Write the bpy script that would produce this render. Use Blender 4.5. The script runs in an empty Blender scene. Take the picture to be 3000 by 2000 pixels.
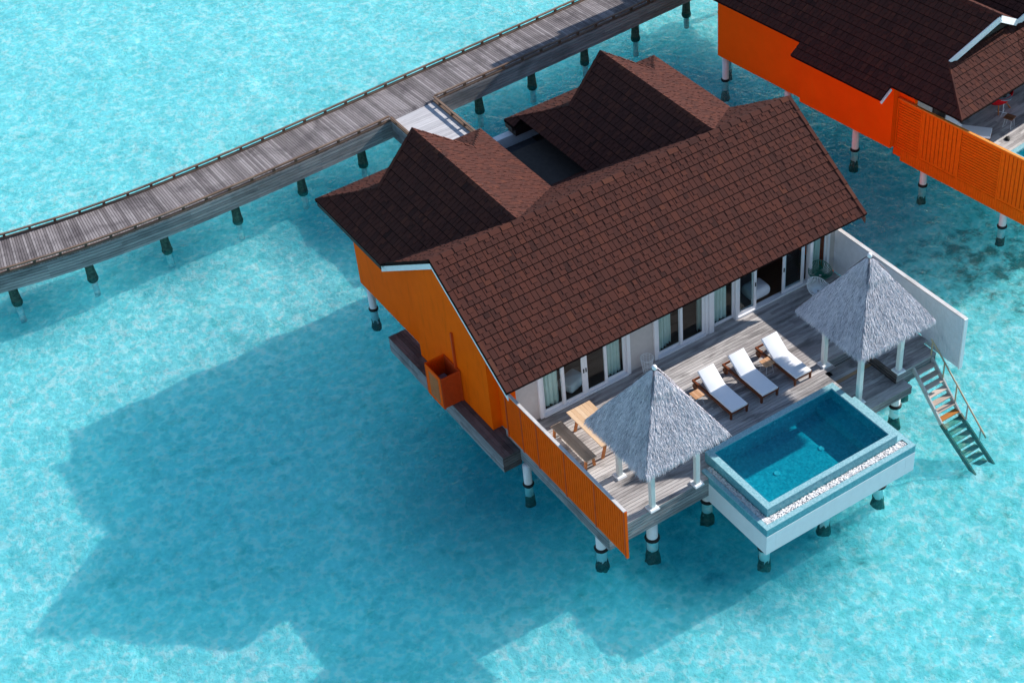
import bpy, math, random
import numpy as np
from mathutils import Vector, Matrix
R = math.radians
random.seed(7)
scn = bpy.context.scene
COL = scn.collection

# ------------------------------------------------------------------ camera
cam_d = bpy.data.cameras.new('camera'); cam = bpy.data.objects.new('camera', cam_d); COL.objects.link(cam)
cam.location = (-17.59675943, -27.53825269, 36.06417455)
cam.rotation_euler = (0.85437939, 0.08138906, -0.57220543)
cam_d.sensor_width = 36.0; cam_d.lens = 4.81421294 * 12.0
cam_d.clip_start = 0.5; cam_d.clip_end = 3000
scn.camera = cam
# ------------------------------------------------------------------ light
SUN_EL, SUN_AZ = R(27.0), R(-2.2)          # azimuth measured from +X towards +Y
sd = Vector((math.cos(SUN_EL)*math.cos(SUN_AZ), math.cos(SUN_EL)*math.sin(SUN_AZ), math.sin(SUN_EL)))
sl = bpy.data.lights.new('sun', 'SUN'); sun = bpy.data.objects.new('sun', sl); COL.objects.link(sun)
sl.energy = 5.0; sl.angle = R(0.5); sl.color = (1.0, 0.94, 0.88)
sun.rotation_euler = sd.to_track_quat('Z', 'Y').to_euler(); sun.location = (30, 0, 30)
w = bpy.data.worlds.new('World'); scn.world = w; w.use_nodes = True
wn = w.node_tree.nodes; wl = w.node_tree.links
bg = wn['Background']; sky = wn.new('ShaderNodeTexSky'); sky.sky_type = 'NISHITA'; sky.sun_disc = False
sky.sun_elevation = SUN_EL; sky.sun_rotation = R(90) - SUN_AZ
sky.air_density = 1.0; sky.dust_density = 0.2; sky.ozone_density = 1.6
wl.new(sky.outputs[0], bg.inputs[0]); bg.inputs[1].default_value = 0.12
scn.view_settings.view_transform = 'Standard'; scn.view_settings.look = 'None'
scn.view_settings.exposure = 0.66; scn.view_settings.gamma = 1
scn.cycles.max_bounces = 8; scn.cycles.transparent_max_bounces = 16
scn.cycles.caustics_reflective = False; scn.cycles.caustics_refractive = False

# ------------------------------------------------------------------ materials
def mat(name):
    m = bpy.data.materials.new(name); m.use_nodes = True
    nt = m.node_tree; nt.nodes.clear()
    out = nt.nodes.new('ShaderNodeOutputMaterial')
    return m, nt, out
def N(nt, t, **kw):
    n = nt.nodes.new(t)
    for k, v in kw.items():
        if k in n.bl_rna.properties: setattr(n, k, v)
    return n
def noise(nt, scale, detail=4, vec=None, rough=0.5, dist=0.0):
    n = nt.nodes.new('ShaderNodeTexNoise'); n.inputs['Scale'].default_value = scale
    n.inputs['Detail'].default_value = detail; n.inputs['Roughness'].default_value = rough
    n.inputs['Distortion'].default_value = dist
    if vec is not None: nt.links.new(vec, n.inputs['Vector'])
    return n
def ramp(nt, fac, stops, interp='LINEAR'):
    r = nt.nodes.new('ShaderNodeValToRGB'); r.color_ramp.interpolation = interp
    e = r.color_ramp.elements
    while len(e) < len(stops): e.new(0.5)
    for i, (p, c) in enumerate(stops):
        e[i].position = p; e[i].color = (*c, 1) if len(c) == 3 else c
    nt.links.new(fac, r.inputs[0]); return r
def mixc(nt, a, b, fac, mode='MIX'):
    m = nt.nodes.new('ShaderNodeMix'); m.data_type = 'RGBA'; m.blend_type = mode
    for s, v in ((m.inputs[6], a), (m.inputs[7], b), (m.inputs[0], fac)):
        if isinstance(v, bpy.types.NodeSocket): nt.links.new(v, s)
        elif isinstance(v, (tuple, list)): s.default_value = (*v, 1)
        else: s.default_value = v
    return m.outputs[2]
def math_(nt, op, a, b=None, c=None):
    m = nt.nodes.new('ShaderNodeMath'); m.operation = op
    for s, v in zip(m.inputs, (a, b, c)):
        if v is None: continue
        if isinstance(v, bpy.types.NodeSocket): nt.links.new(v, s)
        else: s.default_value = v
    return m.outputs[0]
def coords(nt, scale=(1, 1, 1), kind='Object'):
    tc = nt.nodes.new('ShaderNodeTexCoord'); mp = nt.nodes.new('ShaderNodeMapping')
    mp.inputs['Scale'].default_value = scale
    nt.links.new(tc.outputs[kind], mp.inputs[0]); return mp.outputs[0]
def bsdf(nt, out, color=None, rough=0.7, spec=0.3, bump=None, bstr=0.3, bdist=0.02, **kw):
    b = nt.nodes.new('ShaderNodeBsdfPrincipled')
    b.inputs['Roughness'].default_value = rough; b.inputs['Specular IOR Level'].default_value = spec
    if isinstance(color, bpy.types.NodeSocket): nt.links.new(color, b.inputs['Base Color'])
    elif color: b.inputs['Base Color'].default_value = (*color, 1)
    for k, v in kw.items(): b.inputs[k.replace('_', ' ')].default_value = v
    if bump is not None:
        bp = nt.nodes.new('ShaderNodeBump'); bp.inputs['Strength'].default_value = bstr
        bp.inputs['Distance'].default_value = bdist
        nt.links.new(bump, bp.inputs['Height']); nt.links.new(bp.outputs[0], b.inputs['Normal'])
    nt.links.new(b.outputs[0], out.inputs[0]); return b
def schlick(nt, f0, normal=None):
    """Fresnel that is the same from both sides of a thin sheet"""
    g = nt.nodes.new('ShaderNodeNewGeometry'); d = nt.nodes.new('ShaderNodeVectorMath'); d.operation = 'DOT_PRODUCT'
    nt.links.new(g.outputs['Incoming'], d.inputs[0]); nt.links.new(normal if normal is not None else g.outputs['Normal'], d.inputs[1])
    c = math_(nt, 'MINIMUM', math_(nt, 'ABSOLUTE', d.outputs['Value']), 1.0)
    p = math_(nt, 'POWER', math_(nt, 'SUBTRACT', 1.0, c), 5.0)
    return math_(nt, 'ADD', math_(nt, 'MULTIPLY', p, 1.0-f0), f0)
def tintattr(nt):
    a = nt.nodes.new('ShaderNodeAttribute'); a.attribute_name = 'tint'; return a.outputs['Fac']

def m_paint(name, c, rough=0.65, var=0.08, streak=0.0, dirt=None, scale=6, spec=0.3):
    m, nt, out = mat(name); v = coords(nt)
    n = noise(nt, scale, 6, v, 0.65)
    col = ramp(nt, n.outputs[0], [(0.3, tuple(x*(1-var) for x in c)), (0.7, tuple(min(1, x*(1+var)) for x in c))]).outputs[0]
    if dirt:
        v2 = coords(nt, (1.4, 1.4, 0.25)); n2 = noise(nt, 3, 5, v2, 0.7)
        f = ramp(nt, n2.outputs[0], [(0.52, (0, 0, 0)), (0.75, (1, 1, 1))]).outputs[0]
        f2 = math_(nt, 'MULTIPLY', f, streak); col = mixc(nt, col, dirt, f2)
    n3 = noise(nt, 60, 3, v)
    bsdf(nt, out, col, rough, spec, n3.outputs[0], 0.15, 0.01); return m

def m_wood(name, stops, axis='x', rough=0.8, stain=0.35, gold=None, blotch=1.3, darkstain=(0.05, 0.045, 0.045)):
    """boards: per-board tint + grain running along the board + stains"""
    m, nt, out = mat(name)
    sc = {'x': (1.2, 14, 14), 'y': (14, 1.2, 14), 'z': (14, 14, 1.2)}[axis]
    v = coords(nt, sc); g = noise(nt, 2.2, 7, v, 0.7, 0.4)
    t = tintattr(nt)
    f = math_(nt, 'ADD', math_(nt, 'MULTIPLY', g.outputs[0], 0.55), math_(nt, 'MULTIPLY', t, 0.36)); f = math_(nt, 'ADD', f, 0.095)
    col = ramp(nt, f, stops).outputs[0]
    v2 = coords(nt, (1, 1, 1)) if axis != 'x' else coords(nt, (0.45, 1.4, 1))
    b = noise(nt, blotch, 6, v2, 0.62, 0.6)
    bf = ramp(nt, b.outputs[0], [(0.47, (0, 0, 0)), (0.66, (1, 1, 1))]).outputs[0]
    col = mixc(nt, col, darkstain, math_(nt, 'MULTIPLY', bf, stain))
    if gold:
        gf = math_(nt, 'GREATER_THAN', t, 0.988); col = mixc(nt, col, gold, gf)
    bsdf(nt, out, col, rough, 0.25, g.outputs[0], 0.5, 0.008); return m

def m_shingle():
    m, nt, out = mat('asphalt_shingle'); t = tintattr(nt)
    v = coords(nt); g = noise(nt, 45, 4, v, 0.7); g2 = noise(nt, 1.1, 4, v, 0.6)
    f = math_(nt, 'ADD', t, math_(nt, 'MULTIPLY', math_(nt, 'SUBTRACT', g.outputs[0], 0.5), 0.5))
    f = math_(nt, 'ADD', f, math_(nt, 'MULTIPLY', math_(nt, 'SUBTRACT', g2.outputs[0], 0.5), 0.35))
    col = ramp(nt, f, [(0.0, (0.036, 0.017, 0.015)), (0.06, (0.048, 0.021, 0.018)), (0.35, (0.065, 0.026, 0.021)), (0.62, (0.079, 0.029, 0.022)), (0.85, (0.094, 0.034, 0.023)), (1.0, (0.100, 0.041, 0.028))]).outputs[0]
    dk = math_(nt, 'LESS_THAN', t, -0.5); col = mixc(nt, col, (0.012, 0.007, 0.007), dk)
    bsdf(nt, out, col, 0.9, 0.06, g.outputs[0], 0.35, 0.01); return m

def m_thatch():
    m, nt, out = mat('palm_thatch'); t = tintattr(nt)
    col = ramp(nt, t, [(0, (0.20, 0.20, 0.24)), (0.3, (0.44, 0.43, 0.48)), (0.7, (0.68, 0.65, 0.70)), (1, (0.86, 0.80, 0.80))]).outputs[0]
    bsdf(nt, out, col, 0.75, 0.3); return m

def m_water(name, tint, scale, pat=0.35, gloss=1.0, bdist=0.06, wave=1.0, refl=0.05, light=0.5, cell=1.0):
    """clear sea water: tinted transmission, sky reflection off small waves; a net of caustic light is painted into the transmission colour"""
    m, nt, out = mat(name); v = coords(nt)
    wv = coords(nt, (1.0, 1.0, 1))
    n1 = noise(nt, scale*1.0, 5, wv, 0.6, 0.8); n2 = noise(nt, scale*3.1, 4, v, 0.6, 0.4)
    n3 = noise(nt, scale*7.5, 3, v, 0.6, 0.3)
    h = math_(nt, 'ADD', math_(nt, 'ADD', n1.outputs[0], math_(nt, 'MULTIPLY', n2.outputs[0], 0.45)), math_(nt, 'MULTIPLY', n3.outputs[0], 0.16))
    bp = nt.nodes.new('ShaderNodeBump'); bp.inputs['Strength'].default_value = wave; bp.inputs['Distance'].default_value = bdist
    nt.links.new(h, bp.inputs['Height'])
    # painted caustics: thin bright net in the transmission colour
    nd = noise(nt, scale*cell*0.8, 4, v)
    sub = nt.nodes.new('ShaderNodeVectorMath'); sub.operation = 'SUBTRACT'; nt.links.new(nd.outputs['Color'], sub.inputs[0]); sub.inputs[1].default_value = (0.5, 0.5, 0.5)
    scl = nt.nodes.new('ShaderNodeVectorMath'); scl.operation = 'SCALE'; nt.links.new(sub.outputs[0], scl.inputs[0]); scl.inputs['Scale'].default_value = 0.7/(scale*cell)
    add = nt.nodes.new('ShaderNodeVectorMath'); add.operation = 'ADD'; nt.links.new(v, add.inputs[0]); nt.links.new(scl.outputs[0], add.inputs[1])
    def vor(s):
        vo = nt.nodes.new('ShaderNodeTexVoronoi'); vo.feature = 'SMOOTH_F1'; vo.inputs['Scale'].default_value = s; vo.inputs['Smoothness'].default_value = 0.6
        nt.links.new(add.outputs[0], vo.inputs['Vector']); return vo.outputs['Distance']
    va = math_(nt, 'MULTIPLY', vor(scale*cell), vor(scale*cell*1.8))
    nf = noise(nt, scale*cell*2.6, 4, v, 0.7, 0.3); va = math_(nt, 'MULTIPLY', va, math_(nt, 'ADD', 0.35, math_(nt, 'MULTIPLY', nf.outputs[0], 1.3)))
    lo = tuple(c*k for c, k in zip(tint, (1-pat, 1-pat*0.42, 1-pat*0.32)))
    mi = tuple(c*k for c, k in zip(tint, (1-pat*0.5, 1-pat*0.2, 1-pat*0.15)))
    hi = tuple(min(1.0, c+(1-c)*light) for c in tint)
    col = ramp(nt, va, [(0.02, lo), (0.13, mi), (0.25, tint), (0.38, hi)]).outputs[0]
    tr = nt.nodes.new('ShaderNodeBsdfTransparent'); nt.links.new(col, tr.inputs[0])
    gl = nt.nodes.new('ShaderNodeBsdfGlossy'); gl.inputs['Roughness'].default_value = 0.08; nt.links.new(bp.outputs[0], gl.inputs['Normal'])
    fr = schlick(nt, 0.02, bp.outputs[0])
    mx = nt.nodes.new('ShaderNodeMixShader'); nt.links.new(math_(nt, 'MULTIPLY', fr, gloss), mx.inputs[0])
    # suspended matter: a little of the light comes back from the water itself
    df = nt.nodes.new('ShaderNodeBsdfDiffuse'); df.inputs[0].default_value = (0.02, 0.66, 0.84, 1)
    m2 = nt.nodes.new('ShaderNodeMixShader'); m2.inputs[0].default_value = refl
    nt.links.new(tr.outputs[0], m2.inputs[1]); nt.links.new(df.outputs[0], m2.inputs[2])
    nt.links.new(m2.outputs[0], mx.inputs[1]); nt.links.new(gl.outputs[0], mx.inputs[2])
    nt.links.new(mx.outputs[0], out.inputs[0]); return m

def m_seabed():
    m, nt, out = mat('sand_seabed'); v = coords(nt)
    mid = noise(nt, 2.0, 7, v, 0.66, 0.3); fine = noise(nt, 5.0, 5, v, 0.65, 0.4)
    sand = ramp(nt, mid.outputs[0], [(0.34, (0.62, 0.80, 0.79)), (0.5, (0.90, 0.94, 0.91)), (0.62, (0.99, 0.99, 0.97))]).outputs[0]
    sx = nt.nodes.new('ShaderNodeSeparateXYZ'); nt.links.new(v, sx.inputs[0])
    # more turtle grass and coral rubble towards +X, -Y
    g = math_(nt, 'SUBTRACT', math_(nt, 'MULTIPLY', sx.outputs[0], 0.05), math_(nt, 'MULTIPLY', sx.outputs[1], 0.045))
    g = math_(nt, 'MINIMUM', math_(nt, 'MAXIMUM', math_(nt, 'ADD', g, -0.05), 0.0), 0.55)
    rub = noise(nt, 1.5, 9, v, 0.72, 0.25); rub2 = noise(nt, 0.35, 4, v, 0.6, 0.2)
    rf = math_(nt, 'ADD', math_(nt, 'ADD', math_(nt, 'MULTIPLY', rub.outputs[0], 0.8), math_(nt, 'MULTIPLY', rub2.outputs[0], 0.2)), math_(nt, 'MULTIPLY', g, 0.11))
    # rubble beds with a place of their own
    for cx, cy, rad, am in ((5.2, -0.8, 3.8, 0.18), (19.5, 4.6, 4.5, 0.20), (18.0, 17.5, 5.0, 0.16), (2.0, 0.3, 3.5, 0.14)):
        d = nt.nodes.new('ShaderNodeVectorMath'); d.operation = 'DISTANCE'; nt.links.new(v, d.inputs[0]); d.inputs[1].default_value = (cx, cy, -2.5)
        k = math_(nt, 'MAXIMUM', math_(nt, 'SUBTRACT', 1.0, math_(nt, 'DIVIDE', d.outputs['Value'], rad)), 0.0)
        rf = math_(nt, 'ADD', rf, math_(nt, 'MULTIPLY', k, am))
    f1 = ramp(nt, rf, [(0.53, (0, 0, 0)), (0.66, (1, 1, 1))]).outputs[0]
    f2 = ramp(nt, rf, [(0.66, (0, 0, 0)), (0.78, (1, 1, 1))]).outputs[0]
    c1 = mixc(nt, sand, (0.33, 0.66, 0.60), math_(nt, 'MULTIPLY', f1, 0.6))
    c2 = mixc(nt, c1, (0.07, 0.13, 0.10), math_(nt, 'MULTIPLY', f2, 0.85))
    # shade painted into the sand colour: channel, under the walkway, around the near villa
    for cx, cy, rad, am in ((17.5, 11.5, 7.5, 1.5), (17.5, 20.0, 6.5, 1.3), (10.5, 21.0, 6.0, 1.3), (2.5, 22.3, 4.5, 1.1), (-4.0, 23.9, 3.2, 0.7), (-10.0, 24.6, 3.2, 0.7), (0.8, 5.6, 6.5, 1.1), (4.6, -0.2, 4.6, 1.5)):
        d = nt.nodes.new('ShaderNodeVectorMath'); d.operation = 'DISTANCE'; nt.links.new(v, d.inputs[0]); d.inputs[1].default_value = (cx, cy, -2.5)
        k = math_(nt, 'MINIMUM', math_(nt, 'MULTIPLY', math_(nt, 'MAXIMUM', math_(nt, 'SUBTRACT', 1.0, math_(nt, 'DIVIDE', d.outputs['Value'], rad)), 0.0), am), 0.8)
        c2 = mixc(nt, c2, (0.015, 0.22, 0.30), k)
    h = math_(nt, 'ADD', math_(nt, 'MULTIPLY', mid.outputs[0], 0.6), math_(nt, 'MULTIPLY', fine.outputs[0], 0.4))
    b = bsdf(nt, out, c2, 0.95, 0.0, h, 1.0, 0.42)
    b.subsurface_method = 'BURLEY'; b.inputs['Subsurface Weight'].default_value = 0.66
    b.inputs['Subsurface Radius'].default_value = (0.2, 1.0, 1.2); b.inputs['Subsurface Scale'].default_value = 38
    return m

def m_tile(name, c1, c2, scale=22, rough=0.35):
    m, nt, out = mat(name); v = coords(nt)
    vo = nt.nodes.new('ShaderNodeTexVoronoi'); vo.distance = 'CHEBYCHEV'; vo.inputs['Randomness'].default_value = 0.0; vo.inputs['Scale'].default_value = scale
    nt.links.new(v, vo.inputs['Vector'])
    sp = nt.nodes.new('ShaderNodeSeparateColor'); nt.links.new(vo.outputs['Color'], sp.inputs[0])
    col = ramp(nt, sp.outputs[0], [(0, c1), (1, c2)]).outputs[0]
    gr = math_(nt, 'GREATER_THAN', vo.outputs['Distance'], 0.46)
    col = mixc(nt, col, tuple(0.5*(a+b)*1.25 for a, b in zip(c1, c2)), gr)
    bsdf(nt, out, col, rough, 0.5); return m

def m_glass():
    m, nt, out = mat('window_glass')
    tr = nt.nodes.new('ShaderNodeBsdfTransparent'); tr.inputs[0].default_value = (0.80, 0.92, 0.92, 1)
    gl = nt.nodes.new('ShaderNodeBsdfGlossy'); gl.inputs['Roughness'].default_value = 0.02
    fr = schlick(nt, 0.05)
    mx = nt.nodes.new('ShaderNodeMixShader'); nt.links.new(fr, mx.inputs[0])
    nt.links.new(tr.outputs[0], mx.inputs[1]); nt.links.new(gl.outputs[0], mx.inputs[2]); nt.links.new(mx.outputs[0], out.inputs[0]); return m

def m_fabric(name, c, var=0.04):
    m, nt, out = mat(name); v = coords(nt); n = noise(nt, 3.5, 4, v); n2 = noise(nt, 150, 2, v)
    col = ramp(nt, n.outputs[0], [(0.3, tuple(x*(1-var) for x in c)), (0.7, c)]).outputs[0]
    bsdf(nt, out, col, 0.9, 0.1, n2.outputs[0], 0.2, 0.003); return m

def m_growth():
    m, nt, out = mat('marine_growth'); v = coords(nt); n = noise(nt, 9, 6, v, 0.7)
    col = ramp(nt, n.outputs[0], [(0.3, (0.016, 0.04, 0.036)), (0.55, (0.055, 0.12, 0.10)), (0.75, (0.09, 0.20, 0.14))]).outputs[0]
    bsdf(nt, out, col, 0.9, 0.2, n.outputs[0], 0.8, 0.05); return m

def m_pebble():
    m, nt, out = mat('white_pebble'); t = tintattr(nt)
    col = ramp(nt, t, [(0, (0.55, 0.50, 0.48)), (0.5, (0.82, 0.79, 0.77)), (1, (0.92, 0.90, 0.88))]).outputs[0]
    bsdf(nt, out, col, 0.6, 0.3); return m

M = {}
M['deck'] = m_wood('weathered_deck_board', [(0.12, (0.12, 0.108, 0.11)), (0.40, (0.33, 0.305, 0.30)), (0.62, (0.50, 0.475, 0.46)), (0.9, (0.66, 0.63, 0.61))], 'x', stain=0.62, gold=(0.46, 0.29, 0.17), blotch=1.6)
M['service'] = m_wood('dark_damp_board', [(0.2, (0.06, 0.048, 0.046)), (0.5, (0.12, 0.10, 0.095)), (0.9, (0.20, 0.175, 0.165))], 'y', stain=0.5, darkstain=(0.025, 0.02, 0.02))
M['fascia_x'] = m_wood('grey_fascia_board', [(0.15, (0.13, 0.13, 0.135)), (0.5, (0.27, 0.27, 0.275)), (0.9, (0.42, 0.415, 0.41))], 'x', stain=0.45, blotch=1.2)
M['fascia_y'] = m_wood('grey_side_board', [(0.15, (0.13, 0.13, 0.135)), (0.5, (0.25, 0.26, 0.27)), (0.9, (0.40, 0.41, 0.42))], 'y', stain=0.45, blotch=1.2)
M['walk'] = m_wood('walkway_board', [(0.12, (0.08, 0.07, 0.072)), (0.45, (0.18, 0.158, 0.158)), (0.62, (0.27, 0.24, 0.24)), (0.9, (0.40, 0.37, 0.365))], 'y', stain=0.75, blotch=0.8, darkstain=(0.075, 0.063, 0.067))
M['landing'] = m_wood('pale_landing_board', [(0.15, (0.36, 0.35, 0.36)), (0.5, (0.50, 0.49, 0.50)), (0.9, (0.60, 0.585, 0.59))], 'x', stain=0.25, blotch=1.3, darkstain=(0.28, 0.26, 0.26))
M['railwood'] = m_wood('kerb_rail_timber', [(0.2, (0.08, 0.052, 0.038)), (0.55, (0.18, 0.115, 0.08)), (0.9, (0.26, 0.20, 0.16))], 'x', stain=0.4, blotch=1.1)
M['railpost'] = m_paint('rail_block_timber', (0.09, 0.055, 0.04), 0.8, 0.3)
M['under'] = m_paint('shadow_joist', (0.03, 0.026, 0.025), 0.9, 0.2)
M['orange'] = m_paint('orange_render', (0.98, 0.125, 0.002), 0.7, 0.08, 0.5, (0.62, 0.075, 0.003), 1.3, spec=0.04)
M['orange_n'] = m_paint('red_orange_render', (0.97, 0.11, 0.003), 0.7, 0.06, 0.35, (0.85, 0.15, 0.008), 1.0, spec=0.04)
M['oslat'] = m_paint('orange_slat_paint', (0.98, 0.115, 0.003), 0.6, 0.10, 0.4, (0.60, 0.10, 0.006), spec=0.06)
M['ored'] = m_paint('red_orange_post_paint', (0.60, 0.065, 0.006), 0.6, 0.1)
M['oslat_n'] = m_paint('neighbour_slat_paint', (0.92, 0.15, 0.005), 0.6, 0.10, 0.3, (0.75, 0.2, 0.015), spec=0.06)
M['otop'] = m_paint('faded_orange_cap', (0.80, 0.30, 0.05), 0.6, 0.1)
M['shingle'] = m_shingle()
M['white'] = m_paint('white_paint', (0.80, 0.81, 0.82), 0.55, 0.04, 0.25, (0.55, 0.56, 0.56))
M['frame'] = m_paint('white_door_frame', (0.78, 0.79, 0.82), 0.45, 0.03)
M['wall'] = m_paint('grey_beige_render', (0.52, 0.48, 0.46), 0.85, 0.06)
M['fencew'] = m_paint('white_fence_paint', (0.66, 0.69, 0.74), 0.75, 0.07, 0.3, (0.45, 0.47, 0.5))
M['cap'] = m_wood('weathered_cap', [(0.2, (0.32, 0.30, 0.29)), (0.6, (0.62, 0.60, 0.58)), (0.9, (0.74, 0.72, 0.7))], 'y', stain=0.3)
M['thatch'] = m_thatch()
M['post'] = m_paint('offwhite_post_paint', (0.66, 0.69, 0.66), 0.55, 0.05, 0.3, (0.5, 0.5, 0.46))
M['cushion'] = m_fabric('white_cushion_fabric', (0.86, 0.87, 0.90))
M['teak'] = m_wood('teak', [(0.2, (0.09, 0.024, 0.009)), (0.6, (0.19, 0.055, 0.02)), (0.9, (0.27, 0.09, 0.035))], 'y', 0.5, stain=0.2)
M['pine'] = m_wood('light_table_wood', [(0.2, (0.50, 0.30, 0.16)), (0.6, (0.66, 0.45, 0.28)), (0.9, (0.76, 0.58, 0.40))], 'y', 0.6, stain=0.12, darkstain=(0.4, 0.25, 0.14))
M['bench'] = m_wood('grey_bench_wood', [(0.2, (0.24, 0.18, 0.125)), (0.6, (0.40, 0.31, 0.23)), (0.9, (0.52, 0.43, 0.34))], 'y', 0.7, stain=0.3)
M['legwood'] = m_paint('orange_brown_leg', (0.50, 0.17, 0.05), 0.5, 0.15)
M['tabletop'] = m_wood('side_table_wood', [(0.2, (0.42, 0.20, 0.09)), (0.6, (0.58, 0.32, 0.17)), (0.9, (0.68, 0.42, 0.25))], 'x', 0.5, stain=0.1)
M['darktop'] = m_wood('brown_stool_wood', [(0.2, (0.10, 0.03, 0.012)), (0.6, (0.20, 0.07, 0.03)), (0.9, (0.28, 0.11, 0.05))], 'x', 0.5, stain=0.1)
M['wire'] = m_paint('white_wire', (0.78, 0.82, 0.83), 0.35, 0.02)
M['gwire'] = m_paint('green_cord', (0.02, 0.16, 0.10), 0.4, 0.05)
M['black'] = m_paint('black_collar', (0.010, 0.012, 0.013), 0.7, 0.2)
M['pile'] = m_paint('white_pile_paint', (0.76, 0.79, 0.80), 0.6, 0.05, 0.35, (0.5, 0.42, 0.33))
M['paleshaft'] = m_paint('sand_toned_shaft', (0.74, 0.86, 0.84), 0.9, 0.3)  # coloured like the sea floor so the submerged shaft fades from view
M['growth'] = m_growth()
M['glass'] = m_glass()
M['dark'] = m_paint('dark_interior', (0.045, 0.035, 0.03), 0.8, 0.2)
M['intwood'] = m_wood('interior_plank', [(0.2, (0.05, 0.028, 0.018)), (0.6, (0.12, 0.07, 0.045)), (0.9, (0.2, 0.13, 0.085))], 'x', 0.5, stain=0.2)
M['curtain'] = m_fabric('pale_green_curtain', (0.66, 0.76, 0.72), 0.08)
M['tile_rim'] = m_tile('pale_rim_mosaic', (0.17, 0.37, 0.41), (0.31, 0.53, 0.57))
M['tile_in'] = m_tile('teal_pool_mosaic', (0.05, 0.42, 0.48), (0.16, 0.66, 0.70), 18)
M['tile_out'] = m_tile('teal_band_mosaic', (0.05, 0.26, 0.33), (0.14, 0.40, 0.46), 20)
M['shell'] = m_paint('white_pool_shell', (0.74, 0.77, 0.80), 0.6, 0.03, 0.2, (0.6, 0.62, 0.62))
M['pebble'] = m_pebble()
M['brown'] = m_paint('dark_brown_trim', (0.035, 0.02, 0.018), 0.6, 0.1)
M['flat'] = m_paint('dark_felt_roof', (0.075, 0.075, 0.085), 0.95, 0.25, 0.5, (0.12, 0.105, 0.09))
M['red'] = m_fabric('red_shell_fabric', (0.62, 0.012, 0.02))
M['greytop'] = m_paint('grey_table_top', (0.30, 0.36, 0.40), 0.5, 0.1)
M['metal'] = m_paint('grey_metal', (0.25, 0.26, 0.30), 0.6, 0.1)
M['ladderrail'] = m_wood('ladder_rail_timber', [(0.2, (0.30, 0.22, 0.13)), (0.6, (0.46, 0.36, 0.24)), (0.9, (0.6, 0.5, 0.36))], 'y', 0.6, stain=0.15)
M['stringer'] = m_wood('ladder_stringer_timber', [(0.2, (0.28, 0.27, 0.26)), (0.6, (0.46, 0.45, 0.44)), (0.9, (0.58, 0.57, 0.56))], 'y', 0.7, stain=0.25)
M['tread'] = m_wood('ladder_tread_timber', [(0.2, (0.36, 0.27, 0.22)), (0.6, (0.55, 0.45, 0.38)), (0.9, (0.66, 0.56, 0.5))], 'x', 0.7, stain=0.15)
M['wettread'] = m_wood('wet_tread_timber', [(0.2, (0.30, 0.10, 0.02)), (0.6, (0.46, 0.18, 0.04)), (0.9, (0.52, 0.24, 0.07))], 'x', 0.4, stain=0.15)
M['algae'] = m_paint('algae_timber', (0.10, 0.13, 0.10), 0.8, 0.3)
M['subtread'] = m_paint('submerged_tread', (0.36, 0.33, 0.24), 0.8, 0.3, 0.6, (0.06, 0.07, 0.04))
M['sea'] = m_water('sea_water', (0.43, 0.90, 0.935), 2.1, pat=0.20, gloss=0.8, bdist=0.07, refl=0.035, light=0.55, cell=1.5)
M['poolwater'] = m_water('pool_water', (0.10, 0.60, 0.68), 4.0, pat=0.30, gloss=0.8, bdist=0.02, refl=0.02, light=0.12, cell=1.6)
M['seabed'] = m_seabed()

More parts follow.
